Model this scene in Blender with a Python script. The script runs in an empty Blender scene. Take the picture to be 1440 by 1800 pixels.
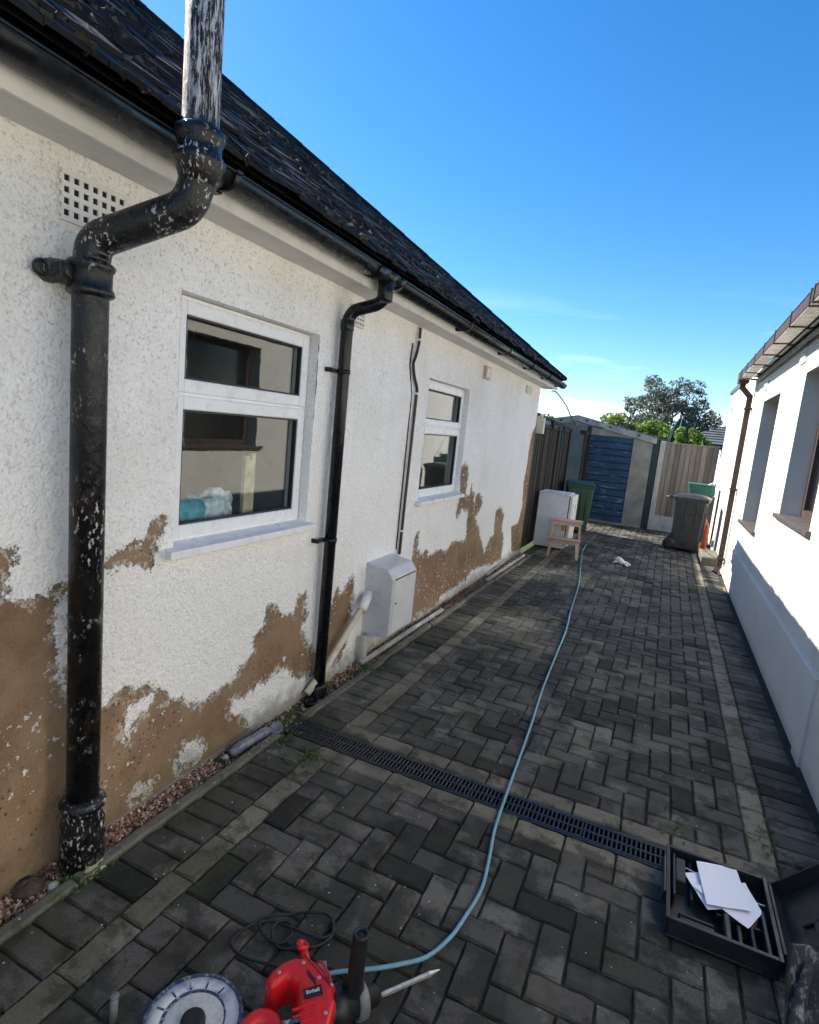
import bpy, math, random
import numpy as np
from mathutils import Vector, Matrix, Euler, noise as mnoise
random.seed(7)
rng = np.random.default_rng(11)
sc = bpy.context.scene
COL = sc.collection

# ---------------------------------------------------------------- camera
yaw, pitch, roll = 0.41266, 0.14748, -0.09896
cy_, sy_, cp, sp, cr, sr = math.cos(yaw), math.sin(yaw), math.cos(pitch), math.sin(pitch), math.cos(roll), math.sin(roll)
fw = Vector((-sy_*cp, cy_*cp, -sp)); rt = Vector((cy_, sy_, 0)); dn = fw.cross(rt)
r2 = rt*cr + dn*sr; d2 = -rt*sr + dn*cr
cam_d = bpy.data.cameras.new('camera'); cam = bpy.data.objects.new('camera', cam_d); COL.objects.link(cam)
cam.matrix_world = Matrix(((r2.x, -d2.x, -fw.x, 0), (r2.y, -d2.y, -fw.y, 0), (r2.z, -d2.z, -fw.z, 1.62), (0, 0, 0, 1)))
cam_d.sensor_fit = 'HORIZONTAL'; cam_d.sensor_width = 36; cam_d.lens = 36*1009/1440
cam_d.clip_start = 0.05; cam_d.clip_end = 1000
sc.camera = cam

# ---------------------------------------------------------------- sky, sun, exposure
to_sun = Vector((-1.28, 0.15, 1.0)).normalized()
elev = math.asin(to_sun.z); azi = math.atan2(to_sun.x, to_sun.y)
world = bpy.data.worlds.new('World'); sc.world = world; world.use_nodes = True
wn = world.node_tree; bg = wn.nodes['Background']
sky = wn.nodes.new('ShaderNodeTexSky'); sky.sky_type = 'NISHITA'; sky.sun_disc = False
sky.sun_elevation = elev; sky.sun_rotation = azi
sky.air_density = 1.0; sky.dust_density = 0.25; sky.ozone_density = 4.0
bg.inputs['Strength'].default_value = 0.118
# thin cloud wisps low over the horizon
tc = wn.nodes.new('ShaderNodeTexCoord'); mp = wn.nodes.new('ShaderNodeMapping'); mp.inputs['Scale'].default_value = (1.4, 1.4, 9)
nz = wn.nodes.new('ShaderNodeTexNoise'); nz.inputs['Scale'].default_value = 2.6; nz.inputs['Detail'].default_value = 6
rp = wn.nodes.new('ShaderNodeValToRGB'); rp.color_ramp.elements[0].position = .53; rp.color_ramp.elements[1].position = .85
sx = wn.nodes.new('ShaderNodeSeparateXYZ'); hm = wn.nodes.new('ShaderNodeMapRange')
hm.inputs[1].default_value = 0.0; hm.inputs[2].default_value = 0.24; hm.inputs[3].default_value = 1; hm.inputs[4].default_value = 0
mu = wn.nodes.new('ShaderNodeMath'); mu.operation = 'MULTIPLY'
mx = wn.nodes.new('ShaderNodeMixRGB'); mx.inputs[2].default_value = (7.5, 8.2, 9.2, 1)
sat = wn.nodes.new('ShaderNodeHueSaturation'); sat.inputs['Saturation'].default_value = 1.30; sat.inputs['Value'].default_value = .84
L = wn.links.new
L(tc.outputs['Generated'], mp.inputs[0]); L(mp.outputs[0], nz.inputs['Vector']); L(nz.outputs[0], rp.inputs[0])
L(tc.outputs['Generated'], sx.inputs[0]); L(sx.outputs[2], hm.inputs[0]); L(rp.outputs[0], mu.inputs[0]); L(hm.outputs[0], mu.inputs[1])
L(mu.outputs[0], mx.inputs[0]); L(sky.outputs[0], sat.inputs['Color']); L(sat.outputs[0], mx.inputs[1]); L(mx.outputs[0], bg.inputs[0])
sun_d = bpy.data.lights.new('sun', 'SUN'); sun = bpy.data.objects.new('sun', sun_d); COL.objects.link(sun)
sun_d.energy = 4.8; sun_d.angle = math.radians(0.5); sun_d.color = (1, .94, .84)
sun.rotation_euler = (-to_sun).to_track_quat('-Z', 'Y').to_euler(); sun.location = (-20, 5, 20)
sc.view_settings.view_transform = 'Standard'; sc.view_settings.look = 'None'
sc.cycles.blur_glossy = 0.0
sc.view_settings.exposure = 1.28; sc.view_settings.gamma = 1.0
sc.view_settings.use_curve_mapping = False

# ---------------------------------------------------------------- material helpers
class NT:
    def __init__(s, name, rough=.8, metal=0, spec=.5):
        s.m = bpy.data.materials.new(name); s.m.use_nodes = True
        s.t = s.m.node_tree; s.b = s.t.nodes['Principled BSDF']
        s.b.inputs['Roughness'].default_value = rough; s.b.inputs['Metallic'].default_value = metal
        s.b.inputs['Specular IOR Level'].default_value = spec
        s.co = s.t.nodes.new('ShaderNodeNewGeometry').outputs['Position']
        s.oc = s.t.nodes.new('ShaderNodeTexCoord').outputs['Object']
    def L(s, a, b): s.t.links.new(a, b)
    def n(s, scale, detail=4, rough=.55, vec=None, stretch=None):
        n = s.t.nodes.new('ShaderNodeTexNoise'); n.inputs['Scale'].default_value = scale
        n.inputs['Detail'].default_value = detail; n.inputs['Roughness'].default_value = rough
        v = vec or s.co
        if stretch:
            m = s.t.nodes.new('ShaderNodeMapping'); m.inputs['Scale'].default_value = stretch; s.L(v, m.inputs[0]); v = m.outputs[0]
        s.L(v, n.inputs['Vector']); return n.outputs[0]
    def vor(s, scale, feat='F1', vec=None, out=0):
        n = s.t.nodes.new('ShaderNodeTexVoronoi'); n.inputs['Scale'].default_value = scale; n.feature = feat
        s.L(vec or s.co, n.inputs['Vector']); return n.outputs[out]
    def ramp(s, x, *st):
        r = s.t.nodes.new('ShaderNodeValToRGB'); e = r.color_ramp.elements
        while len(e) < len(st): e.new(.5)
        for el, (p, c) in zip(e, st):
            el.position = p; el.color = (c, c, c, 1) if not isinstance(c, tuple) else (*c, 1)
        s.L(x, r.inputs[0]); return r.outputs[0]
    def mix(s, f, a, b, mode='MIX'):
        m = s.t.nodes.new('ShaderNodeMixRGB'); m.blend_type = mode
        for i, v in enumerate((f, a, b)):
            if hasattr(v, 'links'): s.L(v, m.inputs[i])
            elif i == 0: m.inputs[0].default_value = v
            else: m.inputs[i].default_value = (*v, 1) if isinstance(v, tuple) else (v, v, v, 1)
        return m.outputs[0]
    def math(s, op, a, b=0.0, c=None):
        m = s.t.nodes.new('ShaderNodeMath'); m.operation = op
        for i, v in enumerate((a, b, c)):
            if v is None: continue
            if hasattr(v, 'links'): s.L(v, m.inputs[i])
            else: m.inputs[i].default_value = v
        return m.outputs[0]
    def attr(s, name):
        a = s.t.nodes.new('ShaderNodeAttribute'); a.attribute_name = name; return a.outputs['Fac']
    def xyz(s, i, v=None):
        x = s.t.nodes.new('ShaderNodeSeparateXYZ'); s.L(v or s.co, x.inputs[0]); return x.outputs[i]
    def rnd(s): return s.t.nodes.new('ShaderNodeObjectInfo').outputs['Random']
    def col(s, c):
        if hasattr(c, 'links'): s.L(c, s.b.inputs['Base Color'])
        else: s.b.inputs['Base Color'].default_value = (*c, 1)
        return s
    def rough(s, c): s.L(c, s.b.inputs['Roughness']); return s
    def bump(s, h, d=.005, st=1.0):
        b = s.t.nodes.new('ShaderNodeBump'); b.inputs['Distance'].default_value = d; b.inputs['Strength'].default_value = st
        s.L(h, b.inputs['Height'])
        old = s.b.inputs['Normal'].links
        if old: s.L(old[0].from_socket, b.inputs['Normal'])
        s.L(b.outputs[0], s.b.inputs['Normal']); return s

def plain(name, c, rough=.6, var=.25, scale=12, metal=0, bump=0, spec=.5, dirt=None):
    k = NT(name, rough, metal, spec)
    n = k.n(scale, 5)
    lo = tuple(x*(1-var) for x in c); hi = tuple(min(1, x*(1+var)) for x in c)
    colr = k.ramp(n, (.3, lo), (.7, hi))
    if dirt:
        d = k.ramp(k.n(scale*3.1, 6, .7), (.52, 0.0), (.66, 1.0)); colr = k.mix(k.math('MULTIPLY', d, dirt[1]), colr, dirt[0])
    k.col(colr)
    k.rough(k.ramp(k.n(scale*1.7, 4), (.3, max(0, rough-.12)), (.7, min(1, rough+.12))))
    if bump: k.bump(k.n(scale*8, 4), bump)
    return k.m

M = {}
def mk_wall():
    k = NT('painted pebbledash', .9, spec=.2)
    p = k.attr('peel')
    e = k.math('ADD', p, k.math('MULTIPLY', k.math('SUBTRACT', k.n(19, 7, .72), .5), .17))
    e = k.math('ADD', e, k.math('MULTIPLY', k.math('SUBTRACT', k.n(85, 5, .65), .5), .075))
    # leftover flecks of white paint inside the bare area
    fl = k.ramp(k.n(30, 6, .68), (.595, 0.0), (.61, 1.0))
    fz = k.ramp(k.n(4.2, 3), (.46, 0.0), (.56, 1.0))
    fl = k.math('MULTIPLY', fl, k.ramp(fz, (.3, 0.0), (.6, 1.0)))
    peel = k.ramp(e, (.0, 0.0), (.006, 1.0))
    peel = k.math('MULTIPLY', peel, k.math('SUBTRACT', 1.0, fl))
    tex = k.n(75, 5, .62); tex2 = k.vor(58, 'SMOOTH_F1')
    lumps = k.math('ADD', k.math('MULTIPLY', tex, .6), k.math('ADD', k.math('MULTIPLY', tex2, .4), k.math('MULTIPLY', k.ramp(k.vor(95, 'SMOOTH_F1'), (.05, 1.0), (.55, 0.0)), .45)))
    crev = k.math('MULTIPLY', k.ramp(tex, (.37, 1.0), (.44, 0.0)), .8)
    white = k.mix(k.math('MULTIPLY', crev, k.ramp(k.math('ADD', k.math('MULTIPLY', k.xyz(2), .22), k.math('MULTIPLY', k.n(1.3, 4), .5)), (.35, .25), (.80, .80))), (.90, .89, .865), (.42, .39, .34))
    grime = k.ramp(k.math('ADD', k.n(1.6, 5, .6), k.math('MULTIPLY', k.xyz(2), .10)), (.62, 0.0), (.90, 1.0))
    white = k.mix(k.math('MULTIPLY', grime, .38), white, (.60, .56, .47))
    st = k.ramp(k.n(9, 5, .6, stretch=(1, 1.0, .12)), (.52, 0.0), (.78, 1.0))
    white = k.mix(k.math('MULTIPLY', st, .12), white, (.50, .47, .42))
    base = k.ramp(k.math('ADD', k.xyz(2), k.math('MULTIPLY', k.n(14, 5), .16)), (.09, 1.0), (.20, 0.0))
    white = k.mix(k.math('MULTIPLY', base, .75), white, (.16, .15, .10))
    wn_ = k.n(60, 3, .5); worm = k.ramp(k.math('ABSOLUTE', k.math('SUBTRACT', wn_, .5)), (.004, 1.0), (.014, 0.0))
    worm = k.math('MULTIPLY', worm, k.ramp(k.n(40, 3, .6), (.50, 0.0), (.60, .8)))
    white = k.mix(k.math('MULTIPLY', worm, k.ramp(k.math('ADD', k.math('MULTIPLY', k.xyz(2), .2), k.math('MULTIPLY', k.n(1.7, 4), .5)), (.35, .25), (.75, .75))), white, (.42, .39, .34))
    spk = k.ramp(k.math('ADD', k.vor(36), k.math('MULTIPLY', k.n(60, 2), .12)), (.24, 1.0), (.28, 0.0))
    spk = k.math('MULTIPLY', spk, k.ramp(k.n(2.2, 2), (.45, 0.0), (.6, 1.0)))
    bro = k.ramp(k.n(7, 6, .65), (.28, (.20, .128, .074)), (.55, (.262, .172, .102)), (.8, (.33, .23, .145)))
    bro = k.mix(k.math('MULTIPLY', k.ramp(k.n(140, 3), (.52, 0.0), (.70, 1.0)), .6), bro, (.14, .08, .045))
    bro = k.mix(k.ramp(k.n(2.7, 5, .7), (.45, 0.0), (.72, .75)), bro, (.38, .28, .18))
    ck = k.ramp(k.math('ABSOLUTE', k.math('SUBTRACT', k.n(5.5, 6, .7), .5)), (.0012, 1.0), (.004, 0.0)); ck = k.math('MULTIPLY', ck, k.ramp(k.n(1.9, 2), (.5, 0.0), (.58, 1.0)))
    bro = k.mix(k.math('MULTIPLY', ck, .8), bro, (.06, .04, .025))
    bro = k.mix(k.math('MULTIPLY', spk, .85), bro, (.05, .035, .025))
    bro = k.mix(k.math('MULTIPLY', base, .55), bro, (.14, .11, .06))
    # patches of greyish undercoat left along the broken edge, then a thin dark rim where the paint film ends
    und = k.math('MULTIPLY', k.ramp(e, (.0, 1.0), (.022, 1.0), (.030, 0.0)), k.ramp(k.n(26, 5, .6), (.50, 0.0), (.54, 1.0)))
    bro = k.mix(und, bro, (.50, .45, .37))
    rim = k.ramp(e, (.0, 0.0), (.002, .85), (.008, 0.0))
    bro = k.mix(rim, bro, (.07, .045, .03))
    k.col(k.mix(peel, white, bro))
    h = k.math('ADD', k.math('MULTIPLY', k.math('SUBTRACT', 1.0, peel), k.math('ADD', .35, k.math('MULTIPLY', lumps, 1.0))), k.math('MULTIPLY', k.n(160, 3), .12))
    k.bump(h, .0085, .9)
    return k.m
M['wall'] = mk_wall()

def mk_render2():
    k = NT('cream smooth render', .85, spec=.2)
    c = k.ramp(k.n(3, 5), (.3, (.66, .635, .58)), (.7, (.73, .71, .65)))
    st = k.ramp(k.n(6, 5, .6, stretch=(1, 1, .1)), (.60, 0.0), (.8, 1.0))
    c = k.mix(k.math('MULTIPLY', st, .25), c, (.48, .44, .36))
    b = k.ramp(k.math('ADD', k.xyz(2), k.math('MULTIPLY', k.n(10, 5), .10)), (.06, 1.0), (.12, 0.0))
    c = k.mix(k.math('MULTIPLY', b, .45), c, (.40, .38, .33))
    k.col(c).bump(k.n(120, 4, .6), .0022); return k.m
M['render2'] = mk_render2()

def mk_paver(name, cols, dark=.8, sheen=True):
    k = NT(name, .8, spec=.35)
    r = k.math('FRACT', k.math('ADD', k.rnd(), k.attr('rnd')))
    c = k.ramp(r, *cols)
    grit = k.ramp(k.n(260, 3, .7), (.35, .62), (.7, 1.35))
    c = k.mix(1.0, c, grit, 'MULTIPLY')
    w = k.ramp(k.math('ADD', k.n(2.6, 6, .62), k.math('MULTIPLY', r, .10)), (.535, 0.0), (.59, 1.0))            # damp, mossy patches running over several blocks
    c = k.mix(k.math('MULTIPLY', w, dark), c, (.013, .013, .010))
    w2 = k.ramp(k.n(7, 6, .68), (.51, 0.0), (.58, 1.0)); c = k.mix(k.math('MULTIPLY', w2, .6), c, (.016, .017, .012))
    mo = k.ramp(k.math('SUBTRACT', k.n(4.3, 5, .6), k.math('MULTIPLY', k.xyz(0), .06)), (.56, 0.0), (.70, 1.0)); c = k.mix(k.math('MULTIPLY', mo, .5), c, (.05, .055, .02))
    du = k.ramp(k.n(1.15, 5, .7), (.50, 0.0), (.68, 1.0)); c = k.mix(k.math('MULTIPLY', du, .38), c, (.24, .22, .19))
    sp = k.ramp(k.vor(75), (.045, 1.0), (.06, 0.0)); sp = k.math('MULTIPLY', sp, k.ramp(k.n(3.1, 2), (.52, 0.0), (.6, 1.0)))
    c = k.mix(sp, c, (.6, .58, .5))
    k.col(c)
    k.rough(k.ramp(w, (0, .86), (1, .66)))
    k.bump(k.n(190, 5, .75), .004, 1.0); k.bump(k.n(20, 4), .007, .8); return k.m
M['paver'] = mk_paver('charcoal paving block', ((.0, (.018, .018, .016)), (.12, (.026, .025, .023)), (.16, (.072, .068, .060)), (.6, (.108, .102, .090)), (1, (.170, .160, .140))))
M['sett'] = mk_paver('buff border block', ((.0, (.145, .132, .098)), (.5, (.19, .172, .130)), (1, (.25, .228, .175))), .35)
M['kerb'] = plain('mossy concrete edging', (.13, .125, .095), .9, .35, 6, bump=.004, dirt=((.05, .055, .025), .8))
M['bed'] = plain('jointing sand', (.022, .021, .016), .95, .5, 30, bump=.004, dirt=((.035, .045, .012), .8))
M['soil'] = plain('damp soil', (.030, .022, .015), .95, .5, 14, bump=.01)
def mk_gravel():
    k = NT('red brown gravel', .7)
    r = k.attr('rnd')
    k.col(k.ramp(r, (0, (.06, .03, .02)), (.3, (.20, .09, .06)), (.6, (.34, .18, .12)), (.85, (.48, .32, .23)), (1, (.75, .64, .54)))); return k.m
M['gravel'] = mk_gravel()
M['pvc'] = plain('white window plastic', (.80, .81, .82), .35, .03, 5, dirt=((.50, .48, .43), .35))
M['fascia'] = plain('weathered white fascia', (.68, .67, .64), .45, .08, 4, dirt=((.40, .38, .34), .35))
M['soffit'] = plain('pale soffit board', (.60, .59, .575), .6, .07, 3, dirt=((.36, .35, .32), .3))
M['gasket'] = plain('black window gasket', (.012, .012, .013), .5)
M['black_pl'] = plain('black gutter plastic', (.005, .006, .007), .28, .3, 9, spec=.35, dirt=((.03, .03, .028), .3))
def mk_iron():
    k = NT('glossy flaking black paint', .3, spec=.45)
    z = k.xyz(2)
    fl = k.ramp(k.n(75, 6, .68, stretch=(1, 1, .5)), (.575, 0.0), (.605, 1.0))
    zone = k.ramp(k.n(5.5, 4), (.46, 0.0), (.60, 1.0))
    top = k.ramp(z, (2.36/4, 0.0), (2.42/4, 1.0))
    k2 = k.math('DIVIDE', z, 4.0); top = k.ramp(k.math('ADD', k2, k.math('MULTIPLY', k.n(20, 4), .012)), (.607, 0.0), (.613, 1.0))
    low = k.ramp(k2, (.052, 1.0), (.066, 0.0))
    m = k.math('MULTIPLY', fl, k.math('ADD', zone, k.math('MULTIPLY', low, 1.6)))
    st = k.ramp(k.n(120, 7, .75, stretch=(1, 1, .14)), (.47, 0.0), (.56, 1.0))
    m = k.math('MAXIMUM', m, k.math('MULTIPLY', top, st))
    rust = k.ramp(k.n(7, 5), (.50, 0.0), (.66, 1.0))
    c = k.mix(k.math('MULTIPLY', rust, .6), (.005, .006, .008), (.018, .011, .008))
    c = k.mix(k.math('MINIMUM', m, 1.0), c, (.62, .60, .57))
    k.col(c); k.rough(k.math('MAXIMUM', k.ramp(k.n(18, 4), (.35, .16), (.7, .5)), k.math('MULTIPLY', k.math('MAXIMUM', m, top), .7)))
    k.bump(k.n(32, 6, .66, stretch=(1, 1, .6)), .007, 1.0); k.bump(m, .0015, .8); return k.m
M['iron'] = mk_iron()
M['tile'] = plain('dark mossy roof tile', (.013, .011, .012), .8, .5, 6, bump=.01, spec=.2, dirt=((.030, .024, .020), .6))
M['moss'] = plain('moss lightened for glints', (.085, .075, .050), .95, .5, 30, bump=.01)
M['cream_pl'] = plain('stained cream plastic pipe', (.62, .56, .43), .5, .12, 8, dirt=((.30, .22, .12), .5))
M['meter'] = plain('grey white meter box', (.55, .56, .57), .4, .06, 5, dirt=((.30, .29, .27), .35))
M['meter_door'] = plain('pale meter box door', (.66, .67, .66), .35, .05, 4, dirt=((.42, .41, .38), .3))
M['copper'] = plain('dark painted copper pipe', (.035, .022, .016), .4, .4, 20)
M['brownpl'] = plain('brown gutter plastic', (.060, .040, .035), .62, .2, 9, spec=.25, dirt=((.16, .12, .10), .3))
M['brownsill'] = plain('brown tiled sill', (.075, .062, .058), .5, .15, 9)
M['greytrim'] = plain('dark grey trim', (.06, .06, .062), .35, .2, 6)
M['lit_gutter_base'] = plain('gutter underside painted as lit', (.70, .64, .58), .5, .25, 14, dirt=((.2, .16, .13), .6))
M['terracotta'] = plain('pinkish painted vent', (.52, .38, .32), .8, .2, 20)
M['ventw'] = plain('painted air brick', (.74, .73, .70), .85, .06, 12, bump=.002)
M['hole'] = plain('dark vent hole', (.015, .014, .013), .95)
M['garage'] = plain('stained cement panel', (.26, .245, .205), .9, .3, 3.2, bump=.004, dirt=((.24, .21, .16), .5))
M['barge'] = plain('weathered grey barge board', (.34, .34, .335), .85, .3, 5, bump=.004, dirt=((.12, .12, .12), .6))
def mk_blue():
    k = NT('flaking blue door paint', .5)
    c = k.ramp(k.n(3, 5), (.3, (.005, .034, .075)), (.7, (.010, .055, .118)))
    fl = k.ramp(k.n(9, 6, .7, stretch=(.6, 1, 3)), (.57, 0.0), (.66, 1.0)); c = k.mix(k.math('MULTIPLY', fl, .7), c, (.26, .34, .42))
    k.col(c); return k.m
M['blue'] = mk_blue()
def mk_wood(name, a, b, st=(9, 9, .6)):
    k = NT(name, .85)
    r = k.math('FRACT', k.math('ADD', k.rnd(), k.attr('rnd')))
    c = k.ramp(k.n(6, 6, .65, stretch=st), (.3, a), (.7, b))
    c = k.mix(1.0, c, k.ramp(r, (0, .65), (1, 1.3)), 'MULTIPLY')
    k.col(c).bump(k.n(14, 5, .6, stretch=st), .003); return k.m
M['wood_dark'] = mk_wood('dark weathered timber', (.012, .010, .008), (.040, .032, .026))
M['wood_light'] = mk_wood('pale weathered featheredge', (.13, .108, .090), (.235, .20, .165))
M['stoolwood'] = mk_wood('pinkish worn wood', (.38, .24, .17), (.62, .44, .35), (6, 6, 6))
M['conc'] = plain('pale concrete post', (.42, .42, .39), .9, .18, 7, bump=.003, dirt=((.2, .2, .16), .4))
M['gap_shade'] = plain('dark colour for gap shade', (.008, .022, .028), .45, .3, 8)
M['green_bin'] = plain('green bin plastic', (.018, .065, .032), .5, .15, 6, dirt=((.08, .12, .07), .3))
M['black_bin'] = plain('charcoal bin plastic', (.030, .032, .035), .36, .2, 6, dirt=((.09, .09, .09), .3))
M['green_box'] = plain('teal green box plastic', (.02, .10, .075), .45, .15, 8)
M['orange'] = plain('orange plastic', (.50, .09, .025), .5, .15, 9)
M['white_app'] = plain('white enamel', (.78, .79, .80), .3, .03, 4, dirt=((.6, .6, .58), .2))
M['yellowed'] = plain('yellow sticker', (.62, .47, .12), .6, .1)
M['cloth'] = plain('white glove cloth', (.78, .77, .73), .9, .08, 40)
M['hose'] = plain('pale blue rubber', (.16, .34, .42), .42, .1, 20, dirt=((.3, .38, .4), .4))
M['rubber'] = plain('black rubber', (.010, .010, .011), .5, .3, 20)
M['casepl'] = plain('dusty black case plastic', (.013, .015, .018), .42, .35, 9, dirt=((.05, .05, .05), .35))
M['paper'] = plain('white printed paper', (.80, .82, .90), .7, .02, 5)
M['red'] = plain('red tool housing', (.62, .012, .018), .34, .08, 9, dirt=((.28, .02, .02), .3))
M['steel'] = plain('worn steel', (.55, .54, .50), .38, .12, 25, metal=.6, dirt=((.25, .24, .22), .4))
M['greytool'] = plain('dusty grey metal', (.16, .17, .17), .5, .3, 30)
M['logo'] = plain('white lettering', (.85, .85, .85), .5, .02)
def mk_lid():
    k = NT('paint smeared bucket lid', .55)
    c = k.ramp(k.n(10, 6, .7), (.34, (.16, .20, .33)), (.43, (.46, .50, .58)), (.50, (.70, .70, .67)), (.8, (.80, .79, .74)))
    s = k.ramp(k.vor(46), (.05, 1.0), (.07, 0.0)); s = k.math('MULTIPLY', s, k.ramp(k.n(12, 2), (.5, 0.0), (.6, 1.0)))
    c = k.mix(s, c, (.02, .03, .08))
    k.col(c).bump(k.n(40, 5, .6), .0025); return k.m
M['lid'] = mk_lid()
M['plaster'] = plain('dried plaster', (.66, .65, .61), .8, .12, 30, bump=.002, dirt=((.35, .38, .42), .6))
M['bluerim'] = plain('grey blue plastic rim', (.035, .05, .10), .45, .4, 24, dirt=((.5, .51, .53), .9))
kk = NT('plaster dusted board', .85)
kk.col(kk.mix(kk.ramp(kk.n(40, 6, .7, stretch=(1, 1, .12)), (.52, 0.0), (.66, .9)), kk.ramp(kk.n(9, 5), (.3, (.025, .028, .028)), (.7, (.07, .072, .068))), (.42, .41, .37))).bump(kk.n(30, 5), .004); M['dusty'] = kk.m
def mk_leaf(name, a, b, tr=.25):
    k = NT(name, .5)
    r = k.attr('rnd'); c = k.ramp(r, (0, a), (1, b)); k.col(c)
    t = k.t.nodes.new('ShaderNodeBsdfTranslucent'); k.L(c, t.inputs[0])
    ms = k.t.nodes.new('ShaderNodeMixShader'); ms.inputs[0].default_value = tr
    o = k.t.nodes['Material Output']; k.L(k.b.outputs[0], ms.inputs[1]); k.L(t.outputs[0], ms.inputs[2]); k.L(ms.outputs[0], o.inputs[0]); return k.m
M['leaf_grey'] = mk_leaf('grey green eucalypt leaf', (.04, .052, .035), (.19, .21, .16))
M['leaf_dark'] = mk_leaf('dark shrub leaf', (.018, .022, .012), (.06, .06, .035))
M['leaf_ivy'] = mk_leaf('bright ivy leaf', (.05, .11, .012), (.30, .40, .07), .4)
M['leaf_weed'] = mk_leaf('weed leaf', (.04, .09, .015), (.10, .17, .04), .3)
M['bark'] = plain('grey bark', (.10, .085, .07), .9, .3, 10)
M['dryleaf'] = mk_leaf('dry leaf', (.10, .05, .02), (.28, .17, .09), .2)
M['farroof'] = plain('grey slate roof', (.12, .12, .125), .7, .25, 4)
M['farwall'] = plain('pale blue wall', (.45, .50, .55), .8, .08, 3)
M['parasolc'] = plain('dark green canvas', (.012, .055, .045), .8, .2, 8)
M['lampwhite'] = plain('yellowed lamp plastic', (.62, .58, .44), .5, .12, 8, dirt=((.35, .3, .2), .5))
M['ground'] = plain('rough grass and earth', (.05, .07, .025), .95, .4, 1.5, bump=.02)
M['room'] = plain('dim room plaster', (.30, .29, .27), .9, .1)
M['bagblue'] = plain('blue plastic bag', (.10, .38, .46), .5, .7, 22)
M['bagwhite'] = plain('white plastic bag', (.55, .62, .66), .5, .5, 26)
M['wood_cream'] = plain('cream wood', (.50, .42, .26), .6, .3, 18)
M['bottlepl'] = plain('cloudy clear plastic', (.17, .18, .22), .25, .4, 30)
M['rock'] = plain('brown rock', (.09, .06, .045), .9, .4, 12, bump=.01)
M['mortar'] = plain('grey mortar', (.24, .23, .20), .9, .3, 16, bump=.004, dirt=((.08, .07, .05), .6))
M['grate'] = plain('black plastic grating', (.012, .014, .02), .4, .3, 20, dirt=((.04, .04, .045), .4))

def mk_glass(name, wob, tint=(.92, .95, .94), rough=0.0, f0=.07):
    m = bpy.data.materials.new(name); m.use_nodes = True; t = m.node_tree; t.nodes.clear()
    o = t.nodes.new('ShaderNodeOutputMaterial'); g = t.nodes.new('ShaderNodeBsdfGlossy'); tr = t.nodes.new('ShaderNodeBsdfTransparent')
    g.inputs['Roughness'].default_value = rough; tr.inputs[0].default_value = (*tint, 1)
    mxs = t.nodes.new('ShaderNodeMixShader')
    n = t.nodes.new('ShaderNodeTexNoise'); n.inputs['Scale'].default_value = 14; n.inputs['Distortion'].default_value = 1.6
    ge = t.nodes.new('ShaderNodeNewGeometry'); b = t.nodes.new('ShaderNodeBump'); b.inputs['Distance'].default_value = wob
    t.links.new(ge.outputs['Position'], n.inputs['Vector']); t.links.new(n.outputs[0], b.inputs['Height'])
    t.links.new(b.outputs[0], g.inputs['Normal'])
    # Schlick reflectance that works the same from both sides of the thin pane
    def mt(op, a, c=0.0):
        q = t.nodes.new('ShaderNodeMath'); q.operation = op
        for i, v in enumerate((a, c)):
            if hasattr(v, 'links'): t.links.new(v, q.inputs[i])
            else: q.inputs[i].default_value = v
        return q.outputs[0]
    vm = t.nodes.new('ShaderNodeVectorMath'); vm.operation = 'DOT_PRODUCT'; t.links.new(ge.outputs['Normal'], vm.inputs[0]); t.links.new(ge.outputs['Incoming'], vm.inputs[1])
    F = mt('ADD', mt('MULTIPLY', mt('POWER', mt('SUBTRACT', 1.0, mt('ABSOLUTE', vm.outputs['Value'])), 5.0), 1-f0), f0)
    t.links.new(F, mxs.inputs[0]); t.links.new(tr.outputs[0], mxs.inputs[1]); t.links.new(g.outputs[0], mxs.inputs[2]); t.links.new(mxs.outputs[0], o.inputs[0])
    return m
M['glass'] = mk_glass('old wavy window glass', .00005)
M['glass2'] = mk_glass('flat double glazing', .0, rough=.20, f0=.22)

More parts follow.
